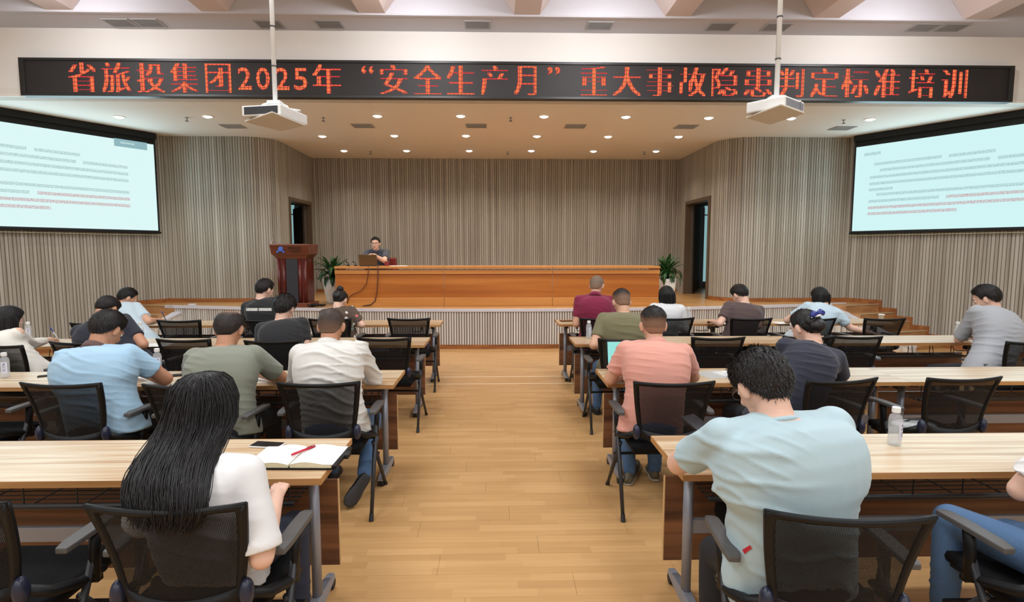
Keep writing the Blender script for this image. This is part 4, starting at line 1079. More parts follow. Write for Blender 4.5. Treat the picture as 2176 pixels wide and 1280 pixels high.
def person(label, hip, head, base=0, yaw=0, face=0, nod=25, tilt=0, neck=None, nk=.120, colm=None, sw=.185, bulk=1.0, hs=1.0, skin=0,
           eL=None, wL=None, eR=None, wR=None, top='tee', topm=None, sleeve=.72, hair='short', hm='black', near=False, pants=None, shoes=None,
           kL=None, kR=None, fL=None, fR=None, bow=.05, legs=True, curlL=.6, curlR=.6, upL=None, upR=None, fold=.006, thick=.018, seed=1, group=None, grow=0, fdir=None, wl=.075, fax=(0.15, .3, 1.0)):
    hip = Vector(hip); head = Vector(head)
    root = thing('person', label, 'person', (hip.x, hip.y, 0 if hip.z < .9 else SZ)); O = root.location.copy()
    L_ = lambda v: Vector(v)-O
    B = Matrix.Rotation(R(base), 3, 'Z'); BY = Matrix.Rotation(R(base+yaw), 3, 'Z')
    fwd = BY @ Vector((0, 1, 0)); s1 = BY @ Vector((1, 0, 0)); s0 = B @ Vector((1, 0, 0)); fw0 = B @ Vector((0, 1, 0))
    F = frame(base+face, nod, tilt); hu = F @ Vector((0, 0, 1)); hf = F @ Vector((0, 1, 0)); hr = F @ Vector((1, 0, 0))
    hip, head = L_(hip), L_(head)
    flat = Vector((hf.x, hf.y, 0))
    if flat.length > .01: flat.normalize()
    N_ = L_(neck) if neck is not None else head-(hu*.6+Vector((0, 0, 1))*.4).normalized()*nk*hs-flat*.045
    dist = (N_-hip).length; REPORT.append((label[:40], round(dist, 2)))
    mid = hip.lerp(N_, .5)-fw0*bow; lo = hip.lerp(N_, .22)-fw0*bow*.75; hi = hip.lerp(N_, .78)-fw0*bow*.9
    P = [hip, lo, mid, hi, N_]
    SC = crv(P, .885); tg = (crv(P, .95)-crv(P, .8)).normalized()
    s1 = (s1-tg*s1.dot(tg)*.6).normalized()
    S = {-1: SC-s1*sw*.96+fwd*.025, 1: SC+s1*sw*.96+fwd*.025}
    vb = .0085 if near else .0125
    def arm(sd, e, w_):
        s = S[sd]
        e = L_(e) if e is not None else s+Vector((0, 0, -.26))+fwd*.08+s1*sd*.05
        d = e-s; l = d.length
        REPORT.append(('   arm %d' % sd, round(l, 2), round((L_(w_)-e).length, 2) if w_ is not None else None))
        ec = s+d/l*max(.24, min(.34, l))
        if w_ is None: w_ = ec+fwd*.22-s1*sd*.06+Vector((0, 0, .02))
        else: w_ = L_(w_)
        d2 = w_-ec; l2 = d2.length; wc = ec+d2/l2*max(.20, min(.27, l2))
        return s, ec, wc
    AR = {-1: arm(-1, eL, wL), 1: arm(1, eR, wR)}
    # ---- body: one continuous skin mesh (head, neck, trunk, arms) with hands
    b = MB(); loft_torso(b, P, s0, s1, bulk*.96, -.006, -.05, .99, sw)
    for sd in (-1, 1):
        s, e, w_ = AR[sd]; ab = .5+.5*bulk
        b.cap(SC.lerp(N_, .3), s, .05, .055); b.ell(s, (.058, .058, .058)); b.cap(s, s.lerp(e, .55), .052*ab, .047*ab); b.cap(s.lerp(e, .5), e, .048*ab, .042*ab)
        b.cap(e, e.lerp(w_, .35), .043*ab, .041*ab); b.cap(e.lerp(w_, .3), w_, .041*ab, .027)
    nb_ = head-hu*.05*hs-hf*.025
    b.cap(N_-Vector((0, 0, .02)), nb_, .060*(.5+.5*bulk), .054)
    if legs:
        for sd in (-1, 1): b.cap(hip+s0*sd*.09, hip+s0*sd*.09+fw0*.2-Vector((0, 0, .04)), .07, .06)
    body = voxel(b, vb, 4)
    hd = MB(); H = lambda x, y, z: head+(hr*x+hf*y+hu*z)*hs
    def he(c_, r): hd.ell(H(*c_), tuple(k*hs for k in r), F, 20, 14)
    he((0, -.010, .030), (.077, .097, .088)); he((0, .012, -.010), (.071, .080, .090)); he((0, .030, -.060), (.055, .058, .055)); he((0, .052, -.088), (.032, .032, .026))
    he((0, .084, .028), (.050, .014, .012)); he((0, .092, -.012), (.011, .016, .030)); he((0, .103, -.026), (.015, .014, .012))
    he((0, .082, -.058), (.022, .012, .009)); he((-.034, .068, -.028), (.022, .018, .018)); he((.034, .068, -.028), (.022, .018, .018))
    hd.cap(H(0, -.03, -.05), N_.lerp(nb_, .35), .053*hs, .056)
    for sd in (-1, 1):
        hd.ell(H(sd*.080, -.004, -.008), (.013*hs, .020*hs, .033*hs), F @ Matrix.Rotation(R(-20)*sd, 3, 'Z') @ Matrix.Rotation(R(-12), 3, 'X'), 14, 10)
        hd.ell(H(sd*.087, -.012, .004), (.006*hs, .016*hs, .026*hs), F @ Matrix.Rotation(R(-35)*sd, 3, 'Z'), 12, 8)
    headm = voxel(hd, .0052 if near else .0075, 2)
    parts = [body, headm]
    for sd, w_, cu, u_ in ((-1, wL, curlL, upL), (1, wR, curlR, upR)):
        hm_ = MB(); s, e, wc = AR[sd]; dd = (wc-e).normalized()
        if fdir and sd in fdir: dd = (dd*.35+Vector(fdir[sd])).normalized()
        else: dd = (dd-Vector((0, 0, dd.z*.6))).normalized()
        hand(hm_, wc, dd, Vector(u_) if u_ else Vector((0, 0, 1)), -sd, cu, .96 if bulk > 1 else .9)
        hm_.cap(e.lerp(wc, .85), wc+dd*.02, .029, .026)
        parts.append(voxel(hm_, .0045 if near else .006, 2))
    sk = link('body', join(parts, 'body'), SK[skin], root)
    for sd in (-1, 1):
        q = MB(); q.ell(H(sd*.031, .079, .012), (.0125*hs, .0125*hs, .0095*hs), F, 12, 8); eo = q.build('eye', M['eye'], sk, smooth=True)
        q = MB(); q.ell(H(sd*.031, .0885, .011), (.0058*hs, .004*hs, .0058*hs), F, 10, 6); q.build('iris', M['iris'], eo, smooth=True)
        q = MB(); q.tube([H(sd*.014, .094, .030), H(sd*.032, .092, .036), H(sd*.050, .080, .030)], [.003, .0042, .0025], 6); q.build('eyebrow', HS, sk)
    q = MB(); q.ell(H(0, .0915, -.056), (.021*hs, .006*hs, .004*hs), F, 12, 6); q.ell(H(0, .0905, -.063), (.018*hs, .006*hs, .005*hs), F, 12, 6); q.build('lips', M['lip'], sk, smooth=True)
    # ---- top
    t_ = MB(); loft_torso(t_, P, s0, s1, bulk, .013, -.16, .975, sw)
    for sd in (-1, 1):
        s, e, w_ = AR[sd]; ab = .5+.5*bulk
        t_.cap(SC.lerp(N_, .55), s, .060, .064); t_.cap(crv(P, .80)+s1*sd*sw*.55, s, .085, .062); t_.cap(crv(P, .66)+s1*sd*sw*.55, s.lerp(e, .25), .080, .055)
        if sleeve <= 1:
            t_.cap(s, s.lerp(e, sleeve*.5), .068*ab, .066*ab)
            a_, c_ = s.lerp(e, sleeve*.4), s.lerp(e, sleeve); dd = (c_-a_).normalized()
            t_.tube([a_, a_.lerp(c_, .5), c_], [.064*ab+grow*.3, .064*ab+grow*.6, .063*ab+grow], 18)
        else:
            f = sleeve-1
            t_.cap(s, s.lerp(e, .55), .074*ab, .062*ab); t_.cap(s.lerp(e, .5), e, .061*ab, .056*ab); t_.cap(e, e.lerp(w_, f*.5), .056*ab, .050*ab); t_.tube([e.lerp(w_, f*.45), e.lerp(w_, f)], [.050*ab, .040], 16)
    tm_ = voxel(t_, vb*1.05, 9 if near else 6, .6); folds(tm_, fold, seed, fax, wl)
    tops = link('shirt' if top != 'jacket' else 'jacket', tm_, topm, root)
    if top in ('polo', 'shirt'):
        ax = (nb_-N_).normalized(); q = MB(); x_ = ax.cross(fwd).normalized(); y_ = ax.cross(x_)
        c0 = N_-ax*.012
        def ring(r, h): return [c0+ax*h+x_*math.cos(a)*r+y_*math.sin(a)*r*.98-ax*.018*math.sin(a)*(1 if y_.dot(fwd) > 0 else -1) for a in [2*math.pi*k/24 for k in range(24)]]
        q.rings([ring(.066, .0), ring(.064, .036), ring(.070, .038), ring(.080, .016), ring(.088, -.006), ring(.080, -.010)]); q.build('collar', colm or topm, tops, smooth=True)
    elif top == 'tee':
        ax = (nb_-N_).normalized(); q = MB(); x_ = ax.cross(fwd).normalized(); y_ = ax.cross(x_); c0 = N_-ax*.012
        pts = [c0+x_*math.cos(a)*.063+y_*math.sin(a)*.060 for a in [2*math.pi*k/24 for k in range(25)]]
        q.tube(pts, .009, 8); q.build('neckband', topm, tops, smooth=True)
    # ---- trousers and shoes
    if legs:
        q = MB(); q.ell(hip+Vector((0, 0, -.02)), (.19*bulk, .15*bulk, .12), B, 18, 12)
        feet = {}
        for sd, k_, f_ in ((-1, kL, fL), (1, kR, fR)):
            hj = hip+s0*sd*.09; kn = L_(k_) if k_ else hj+fw0*.40+s0*sd*.05+Vector((0, 0, -.055))
            if f_: hl, to, up_ = L_(f_[0]), L_(f_[1]), Vector(f_[2])
            else:
                hl = Vector((kn.x, kn.y, -O.z*0+.004))-fw0*.06; hl.z = .004; to = hl+fw0*.26+s0*sd*.03; up_ = Vector((0, 0, 1))
            ank = hl+(to-hl)*.2+up_.normalized()*.085
            q.cap(hj, hj.lerp(kn, .5), .088*bulk, .078*bulk); q.cap(hj.lerp(kn, .5), kn, .078*bulk, .062); q.cap(kn, kn.lerp(ank, .4), .061, .058); q.cap(kn.lerp(ank, .4), ank, .058, .046)
            feet[sd] = (hl, to, up_)
        tr = voxel(q, vb*1.25, 3); folds(tr, .004, seed+5, wl=.06)
        link('trousers', tr, pants or PANTS['black'], root)
        for sd in (-1, 1):
            U, S_ = shoe_mb(*feet[sd]); so = U.build('shoe', (shoes or SHOES)[0], root, smooth=True); S_.build('sole', (shoes or SHOES)[1], so, smooth=True)
    # ---- hair
    hairs(root, head, F, hs, hair, HM[hm], near, thick, seed, base+face)
    return root, dict(head=head+O, F=F, S={k: v+O for k, v in S.items()}, P=[p+O for p in P], N=N_+O, O=O, arms={k: tuple(v+O for v in a) for k, a in AR.items()}, fwd=fwd, s1=s1)
EL = [(0, 36), (35, 32), (55, 20), (68, -14), (78, -12), (86, 2), (98, -4), (110, -32), (140, -52), (180, -54)]
def el_min(a):
    a = abs(a)
    for (x0_, y0_), (x1_, y1_) in zip(EL, EL[1:]):
        if x0_ <= a <= x1_: return y0_+(y1_-y0_)*(a-x0_)/(x1_-x0_)
    return EL[-1][1]
def cap_mesh(head, F, hs, th, seed, rough=.15, mod=None, nu=48, nv=22, low=0):
    rings_, dens = [], []; c0 = Vector((0, -.010, .030)); RR = (.0795, .0995, .0905)
    V = []; DN = []
    for j in range(nv+1):
        ring = []
        for i in range(nu):
            az = -180+360*i/nu; lim = el_min(az)-low*(1 if abs(az) > 60 else 0); f = j/nv; el = 90-(90-lim)*f
            d = Vector((math.sin(R(az))*math.cos(R(el)), math.cos(R(az))*math.cos(R(el)), math.sin(R(el))))
            RQ = RR if d.z > 0 else (RR[0], RR[1], .132); r = 1/math.sqrt(sum((d[k]/RQ[k])**2 for k in range(3)))
            edge = min(1, (1-f)*4.5); t_ = th*(edge**.6)
            n_ = noise.noise(d*5+Vector((seed, seed*.3, 0)))*.6+noise.noise(d*13+Vector((seed, 0, 0)))*.4
            t_ *= 1+rough*2*n_
            dn = 1.
            if mod: t_, dn = mod(az, el, f, t_, d)
            v = c0+d*(r+.0015+t_); ring.append(head+F @ (v*hs)); DN.append(dn)
        V.append(ring)
    inner = [[head+F @ ((c0+((F.inverted() @ (p-head))/hs-c0)*.90)*hs) for p in V[-1]]]
    q = MB(); q.rings(V+inner); 
    me = q.mesh('hair', True)
    at = me.attributes.new('dens', 'FLOAT', 'POINT'); at.data.foreach_set('value', np.array(DN+[1]*nu+[1]*(len(me.vertices)-len(DN)-nu), np.float32)[:len(me.vertices)])
    return me, V
def tufts(V, head, F, n, L, lift, seed, wid=.0022, jmin=0):
    rnd = random.Random(seed); q = MB(); nu = len(V[0]); nv = len(V)
    for _ in range(n):
        j = rnd.randint(jmin, nv-2); i = rnd.randrange(nu); a = V[j][i]; b_ = V[j+1][i]; c_ = V[j][(i+1) % nu]
        u, v = rnd.random(), rnd.random(); p = a.lerp(b_, u).lerp(c_, v*.5)
        nrm = (p-head).normalized(); down = (b_-a); down = down.normalized() if down.length > 1e-6 else nrm
        d = (down*(1-lift)+nrm*lift+Vector((rnd.gauss(0, .25), rnd.gauss(0, .25), rnd.gauss(0, .15)))).normalized(); l = L*rnd.uniform(.5, 1.3)
        s = d.cross(nrm)
        if s.length < 1e-4: continue
        s.normalize(); s = s*wid*rnd.uniform(.7, 1.6); p = p-nrm*.003; m_ = p+d*l*.55+nrm*.002; e = p+d*l-nrm*l*.12*rnd.random()
        k = len(q.v); q.add([p-s, p+s, m_-s*.8, m_+s*.8, e], [(0, 1, 3, 2), (2, 3, 4)])
    return q
def strands(root_o, rings, n, r, seed, jit=.012, endj=.06, parent=None, mat_=None, name='hair_strands'):
    rnd = random.Random(seed); q = MB(); m_ = len(rings[0])
    for _ in range(n):
        i = rnd.random()*m_; i0 = int(i); u = i-i0; k0 = rnd.uniform(0, 1.2) if len(rings) < 11 else rnd.uniform(0, 3); pts = []
        off = Vector((rnd.gauss(0, jit*.4), rnd.gauss(0, jit*.4), 0)); ph = rnd.random()*6; out = rnd.uniform(-.1, .10)
        kk = k0; ce = None
        while kk <= len(rings)-1:
            a = int(kk); b_ = min(a+1, len(rings)-1); f = kk-a
            p = rings[a][i0 % m_].lerp(rings[a][(i0+1) % m_], u).lerp(rings[b_][i0 % m_].lerp(rings[b_][(i0+1) % m_], u), f)
            ce = sum(rings[a], Vector())/m_
            p = p+(p-ce)*out*.6+off*math.sin(kk*.9+ph); pts.append(p); kk += .5
        if len(pts) < 3: continue
        d = (pts[-1]-pts[-2]).normalized(); pts.append(pts[-1]+d*rnd.uniform(.0, endj)+off)
        q.tube(pts, [r*(1 if k < len(pts)-2 else (.7 if k < len(pts)-1 else .2)) for k in range(len(pts))], 4, caps=False)
    o = q.build(name, mat_ or HS, parent, smooth=True, fix=False); o['kind'] = 'stuff'
    return o
def hairs(root, head, F, hs, style, hm, near, th, seed, yawdeg):
    G_ = Matrix.Rotation(R(yawdeg), 3, 'Z')
    def ringat(x, y, z, w_, d_, n=20, tilt=0):
        c_ = head+G_ @ Vector((x, y, z)); return [c_+G_ @ Vector((math.cos(a)*w_, math.sin(a)*d_, math.sin(a)*tilt)) for a in [2*math.pi*k/n for k in range(n)]]
    nt = 7000 if near else 2200
    if style in ('short', 'shag', 'fade', 'buzz', 'bald', 'crown'):
        mod = None; low = 0
        if style == 'fade':
            def mod(az, el, f, t, d):
                k = max(0, min(1, (el-(-6 if abs(az) > 120 else 8))/26)); return t*(.12+.88*k), .62+.38*k if el > -30 else .45
        if style == 'buzz':
            def mod(az, el, f, t, d): return min(t, .005), .95-.3*max(0, -el/50)
        if style == 'bald':
            def mod(az, el, f, t, d):
                k = max(0, min(1, (68-el)/22)); q_ = max(0, min(1, (abs(az)-40)/30)) if el < 60 else 1
                return t*(.15+.85*k), .12+.88*k*k
        if style == 'crown':
            def mod(az, el, f, t, d):
                v = Vector((d.x, d.y+.45, d.z-.85)); k = max(0, min(1, (v.length-.15)/.55)); return t*(.3+.7*k), .30+.70*k
        if style == 'shag': low = 5
        me, V = cap_mesh(head, F, hs, th, seed, .25 if style == 'shag' else .12, mod, low=low)
        ho = link('hair', me, hm, root)
        if style != 'buzz':
            lift = {'shag': .26, 'short': .16, 'fade': .14, 'bald': .08, 'crown': .10}[style]
            q = tufts(V[:int(len(V)*.6)] if style == 'fade' else (V[:-4] if style in ('crown', 'bald') else V), head, F, nt, {'shag': .022, 'short': .018, 'fade': .014, 'bald': .012, 'crown': .010}[style]*(1 if near else 1.1), lift, seed, .0011 if near else .0018, jmin=8 if style in ('bald', 'crown') else 0)
            o = q.build('hair_tufts', HS, ho, fix=False); o['kind'] = 'stuff'
        return
    me, V = cap_mesh(head, F, hs, th, seed, .06, None, low=4)
    if style == 'bunhigh' or style == 'lowbow':
        ho = link('hair', me, hm, root)
        q = MB()
        if style == 'bunhigh': q.ell(head+F @ Vector((0, -.075, .115)), (.045, .042, .040), F, 18, 12); q.ell(head+F @ Vector((0, -.11, .02)), (.055, .03, .06), F, 16, 10)
        else: q.ell(head+F @ Vector((0, -.095, -.02)), (.062, .045, .050), F, 18, 12); q.ell(head+F @ Vector((0, -.08, .02)), (.075, .04, .055), F, 18, 12)
        q.v = [tuple(Vector(v)+Vector(v).normalized()*.004*noise.noise(Vector(v)*40)) for v in q.v]
        bo = q.build('bun', HS, root, smooth=True)
        o = tufts(V, head, F, 500, .035, .04, seed, .002).build('hair_tufts', HS, ho, fix=False); o['kind'] = 'stuff'
        if style == 'lowbow':
            q = MB(); F2 = F
            bl = plain('satin_blue_bow', srgb(30, 44, 120), .3); 
            for sd in (-1, 1):
                for dz, ln in ((.0, .062), (.018, .050)):
                    q.rings([[head+F @ Vector((sd*x, -.125-.012*math.sin(a)+(-.005), .052+dz*.5+math.cos(a)*h+x*.12*sd)) for a in [2*math.pi*k/10 for k in range(10)]] for x, h in ((.002, .006), (ln*.4, .016), (ln*.8, .022), (ln, .016), (ln+.003, .002))])
            q.ell(head+F @ Vector((0, -.135, .055)), (.010, .012, .012), F, 10, 8); q.build('bow_clip', bl, root, smooth=True)['label'] = 'shiny dark blue ribbon bow clip'
            q = MB(); q.tube([head+F @ Vector((-.064, -.124, .030)), head+F @ Vector((0, -.136, .038)), head+F @ Vector((.066, -.122, .050))], [.004, .008, .004], 8); q.build('bow_trim', M['white_plastic'], root, smooth=True)
        return
    # hanging styles
    if style == 'curtain':
        path = [(0, -.012, .136, .018, .022), (0, -.012, .126, .052, .064), (0, -.012, .098, .082, .100), (0, -.015, .04, .104, .120), (0, -.035, -.03, .113, .122), (.006, -.095, -.075, .118, .108), (.030, -.180, -.112, .128, .085), (.060, -.255, -.148, .136, .062), (.082, -.300, -.190, .140, .046), (.095, -.318, -.230, .132, .038), (.100, -.322, -.262, .112, .032)]
        n_s = 2400; rr = .0017; vx = .008
    elif style == 'bob':
        path = [(0, -.01, .09, .06, .08), (0, -.015, .04, .094, .108), (0, -.02, -.03, .102, .108), (0, -.03, -.09, .100, .092), (0, -.04, -.14, .088, .07), (0, -.05, -.175, .07, .05)]; n_s = 260; rr = .003; vx = .010
    elif style == 'straight':
        path = [(0, -.01, .09, .06, .08), (0, -.015, .04, .092, .106), (0, -.02, -.03, .098, .104), (0, -.04, -.10, .092, .085), (0, -.065, -.155, .062, .05), (.01, -.10, -.20, .03, .025), (.015, -.125, -.26, .020, .016), (.02, -.145, -.34, .014, .010)]; n_s = 260; rr = .003; vx = .009
    else:   # mop: rounded short bob
        path = [(0, -.01, .09, .06, .08), (0, -.015, .04, .094, .108), (0, -.02, -.03, .100, .106), (0, -.03, -.085, .090, .085), (0, -.04, -.12, .06, .055)]; n_s = 220; rr = .003; vx = .010
    rings_ = [[Vector(p) for p in ringat(*p_[:5])] for p_ in path]
    q = MB()
    # open the face side: keep only the rear part of low rings by shifting front points backwards
    Gi = G_.inverted()
    def fix(p, k):
        v = Gi @ (p-head)
        k -= len(path)-9 if len(path) > 9 else 0
        if k >= 2 and v.y > .015: v.y = .015+(v.y-.015)*.10
        if k == 1 and v.y > .06: v.y = .06+(v.y-.06)*.35
        return head+G_ @ v
    rings_ = [[fix(p, k) for p in r_] for k, r_ in enumerate(rings_)]
    q.rings(rings_); q2 = MB(); q2.v = list(q.v); q2.f = list(q.f); k = len(q2.v); q2.v += [tuple(v.co) for v in me.vertices]; q2.f += [tuple(i+k for i in p.vertices) for p in me.polygons]
    bpy.data.meshes.remove(me)
    sh = voxel(q2, vx, 2); at = sh.attributes.new('dens', 'FLOAT', 'POINT'); at.data.foreach_set('value', [1.5]*len(sh.vertices))
    c_ = co(sh); n_ = normals(sh); dd = np.array([noise.noise(Vector((v[0]*60, v[1]*60, v[2]*6))) for v in c_]); setco(sh, c_+n_*(dd*.002)[:, None])
    ho = link('hair', sh, hm, root)
    strands(root, rings_, n_s if near or style == 'curtain' else n_s//2, rr, seed, jit=.016 if style == 'curtain' else .01, endj=.05 if style == 'curtain' else .03, parent=ho)
PANTS = {'black': plain('black_trousers', srgb(26, 27, 32), .85), 'jeans': plain('blue_jeans', srgb(74, 104, 140), .85, bump=.3, bscale=300, var=.25), 'navy': plain('dark_navy_trousers', srgb(34, 40, 56), .85), 'grey': plain('dark_grey_trousers', srgb(66, 66, 70), .85)}
SHOES = (plain('black_shoe', srgb(28, 28, 30), .5), plain('dark_sole', srgb(40, 40, 42), .7))
SHOE_W = (plain('patterned_shoe', srgb(96, 88, 70), .7, var=.9, bscale=60), plain('pale_sole', srgb(170, 164, 150), .7))
SHOE_S = (plain('black_sneaker', srgb(30, 30, 32), .6), plain('sneaker_sole', srgb(46, 46, 48), .6))
def cloth(name, c, rough=.85, bump=.07): return plain(name, srgb(*c), rough, bump=bump, bscale=260, sheen=.15)
def hipof(k, dy=0, dx=0, z=.56): c = CHAIRS[k]; return (c.x+dx, c.y-.05+dy, z)
def el(px, py, z=.80): return atz(px, py, z)
def hd(px, py, Y): return aty(px, py, Y)
PE = {}
PE['A1'] = person('woman with very long black hair in a loose white T-shirt, nearest left row', hipof('A1', .0, .02), hd(440, 868, 2.06), neck=aty(432, 985, 1.90), face=-12, nod=30, tilt=2, sw=.150, bulk=.92, hs=.96,
    eR=el(556, 1185, .66), wR=el(598, 1010, .80), eL=el(300, 1120, .70), wL=el(420, 985, .80), top='tee', topm=cloth('white_tshirt', (222, 222, 222)), sleeve=.93, grow=.014, hair='curtain', near=True, thick=.018, seed=2, fold=.006, yaw=-5, pants=PANTS['navy'], legs=True)
PE['B1'] = person('stout man in a sky-blue polo leaning over the second left table', hipof('B1', .03, .06), hd(228, 703, 3.80), face=-12, nod=38, sw=.205, bulk=1.22, skin=2,
    eR=el(352, 805, .80), wR=el(292, 793, .80), eL=el(140, 800, .80), wL=el(225, 790, .80), top='polo', colm=cloth('brown_collar', (92, 66, 60)), topm=cloth('sky_blue_pique', (160, 194, 218)), hair='short', near=True, thick=.020, seed=3, sleeve=.66)
PE['B2'] = person('man in a grey-green T-shirt with a thinning crown, second left row', hipof('B2', .05, .08), hd(487, 702, 3.80), face=2, nod=30, sw=.195, bulk=1.12, skin=2,
    eR=el(598, 802, .80), wR=el(550, 795, .80), eL=el(405, 802, .80), wL=el(450, 793, .80), top='tee', topm=cloth('grey_green_jersey', (128, 132, 118)), hair='crown', near=True, thick=.014, seed=4, sleeve=.78, hm='soft')
PE['B3'] = person('man in a white shirt at the aisle end of the second left row', hipof('B3', .03, .02), hd(704, 695, 3.78), face=0, nod=22, sw=.20, bulk=1.12, skin=2,
    eR=el(798, 803, .80), wR=el(740, 790, .81), eL=el(628, 806, .80), wL=el(680, 792, .81), top='shirt', topm=cloth('white_shirt', (212, 210, 204)), sleeve=1.35, hair='buzz', hm='soft', near=True, thick=.006, seed=5, fold=.011, pants=PANTS['jeans'],
    shoes=SHOE_S, kR=(-.90, 3.98, .49), fR=(atz(783, 1010, .20), atz(738, 1078, .03), (-.2, .95, .3)))
PE['CW'] = person('woman with chin-length black hair and white jacket writing at the left edge', hipof('CW', .02, .05), hd(20, 682, 5.05), base=-18, face=-4, nod=28, sw=.165, bulk=1.0, hs=.95,
    eR=el(70, 735, .80), wR=el(108, 722, .82), top='jacket', topm=cloth('white_jacket', (226, 222, 212)), sleeve=1.8, hair='bob', thick=.022, seed=6, fold=.012)
PE['C1'] = person('balding man in a navy T-shirt bowing over his papers, third left row', hipof('C1', .08, .25), hd(228, 658, 5.42), face=-10, nod=50, sw=.205, bulk=1.22, skin=2,
    eR=el(308, 737, .80), wR=el(270, 725, .80), eL=el(175, 728, .80), top='tee', topm=cloth('navy_tshirt', (30, 33, 46)), hair='bald', thick=.014, seed=7, sleeve=.70)
PE['C3'] = person('man in a plain black T-shirt with tousled black hair, third left row', hipof('C3', .05, .06), hd(605, 657, 5.42), face=-8, nod=30, sw=.19, bulk=1.06,
    eR=el(650, 733, .80), eL=el(556, 733, .80), top='tee', topm=cloth('black_tshirt', (34, 34, 37)), hair='shag', thick=.024, seed=8)
PE['D0'] = person('man in pale blue holding a pen, left end of the stage-side row', hipof('D0', .05, .35), hd(271, 634, 6.95), base=-18, face=-28, nod=32, sw=.185, bulk=1.08, skin=1,
    eR=el(326, 694, .80), wR=el(340, 681, .83), eL=el(255, 690, .80), top='tee', topm=cloth('pale_blue_tshirt', (186, 204, 214)), hair='short', thick=.012, seed=9)
PE['D2'] = person('man in a black T-shirt with a white printed line across the shoulders', hipof('D2', .05, .05), hd(563, 617, 6.80), face=-30, nod=22, sw=.185, bulk=1.0, eR=el(605, 688, .80), eL=el(524, 688, .80),
    top='tee', topm=cloth('black_print_tshirt', (24, 26, 28)), hair='short', thick=.020, seed=10)
def floral():
    m, N, L, P = mat('floral_print'); tc = N.new('ShaderNodeTexCoord'); P.inputs['Roughness'].default_value = .8
    v = N.new('ShaderNodeTexVoronoi'); v.inputs['Scale'].default_value = 17; L.new(tc.outputs['Object'], v.inputs[0])
    c = N.new('ShaderNodeMath'); c.operation = 'LESS_THAN'; c.inputs[1].default_value = .33; L.new(v.outputs['Distance'], c.inputs[0])
    r = ramp(N, [(0, srgb(226, 218, 208)), (.35, srgb(196, 96, 92)), (.6, srgb(222, 210, 200)), (.8, srgb(112, 130, 118))]); r.color_ramp.interpolation = 'CONSTANT'
    s = N.new('ShaderNodeSeparateColor'); L.new(v.outputs['Color'], s.inputs[0]); L.new(s.outputs[0], r.inputs[0])
    mx = N.new('ShaderNodeMix'); mx.data_type = 'RGBA'; mx.inputs[6].default_value = srgb(84, 68, 56); L.new(c.outputs[0], mx.inputs[0]); L.new(r.outputs[0], mx.inputs[7]); L.new(mx.outputs[2], P.inputs['Base Color'])
    return m
PE['D3'] = person('woman in a dark floral blouse with her hair in a bun', hipof('D3', .06, .10), hd(723, 638, 6.92), face=-14, nod=34, sw=.165, bulk=.95, hs=.93, eR=el(768, 689, .80), wR=el(745, 686, .80), eL=el(690, 688, .80),
    top='blouse', topm=floral(), hair='bunhigh', thick=.012, seed=11, sleeve=.85)
PE['RA1'] = person('large man in a mint T-shirt bent over his phone, nearest right row', hipof('RA1', .06, -.05), hd(1618, 822, 1.97), nk=.098, face=12, nod=36, tilt=-4, yaw=6, sw=.215, bulk=1.22, skin=0,
    eL=aty(1442, 985, 2.14), wL=aty(1514, 915, 2.36), eR=el(1770, 985, .80), wR=Vector((.98, 2.38, .82)), top='tee', topm=cloth('mint_tshirt', (170, 193, 200)), sleeve=.70, grow=.010, hair='shag', near=True, thick=.022, seed=12, fold=.009, wl=.10, fax=(.25, .2, 1), kL=(.86, 2.10, .50))
PE['RB1'] = person('man in a salmon polo with faded short hair at a laptop, second right row', hipof('RB1', .04, -.06), hd(1388, 693, 3.80), face=-2, nod=14, sw=.20, bulk=1.10, skin=1,
    eL=el(1296, 806, .80), wL=el(1345, 790, .80), eR=el(1474, 800, .80), wR=el(1440, 790, .80), top='polo', topm=cloth('salmon_pique', (214, 152, 136)), hair='fade', near=True, thick=.016, seed=13, pants=PANTS['jeans'], shoes=SHOE_W, sleeve=.74,
    kL=(.93, 3.98, .50), fL=(atz(1333, 1033, .0), atz(1352, 985, 0), (0, 0, 1)))
PE['RB2'] = person('woman with a blue bow clip in her black hair and a navy T-shirt', hipof('RB2', .04, -.22), hd(1711, 697, 3.80), face=22, nod=28, sw=.17, bulk=1.02, hs=.97, eR=el(1786, 803, .80), wR=el(1740, 790, .80), eL=el(1668, 800, .80), wL=el(1700, 790, .80),
    top='tee', topm=cloth('navy_jersey', (40, 42, 58)), hair='lowbow', near=True, thick=.012, seed=14, sleeve=.85)
PE['RC1'] = person('man in an olive T-shirt with short hair, third right row', hipof('RC1', .05, .02), hd(1321, 643, 5.42), face=6, nod=30, sw=.205, bulk=1.15, skin=1, eL=el(1262, 734, .80), wL=el(1300, 726, .80), eR=el(1385, 736, .80),
    top='tee', topm=cloth('olive_jersey', (112, 106, 76)), hair='fade', thick=.014, seed=15, hm='soft', pants=PANTS['jeans'])
PE['RC5'] = person('man in a light grey T-shirt at the right edge, head turned left', hipof('RC5', .05, -.18), hd(2095, 636, 5.35), base=14, face=30, nod=28, sw=.20, bulk=1.10, eL=el(2038, 722, .80), wL=el(2050, 712, .82), eR=el(2150, 734, .80),
    top='tee', topm=cloth('light_grey_jersey', (158, 161, 166)), hair='short', thick=.026, seed=16, sleeve=.95, grow=.01, fold=.010)
PE['RD1'] = person('man in a maroon polo with a cropped grey head and glasses, stage-side right row', hipof('RD1', .06, -.02), hd(1268, 608, 6.80), face=-26, nod=20, sw=.195, bulk=1.08, skin=1, eL=el(1224, 689, .80), wL=el(1252, 684, .80), eR=el(1304, 688, .80),
    top='polo', topm=cloth('maroon_pique', (124, 22, 58)), hair='buzz', hm='grey', thick=.005, seed=17)
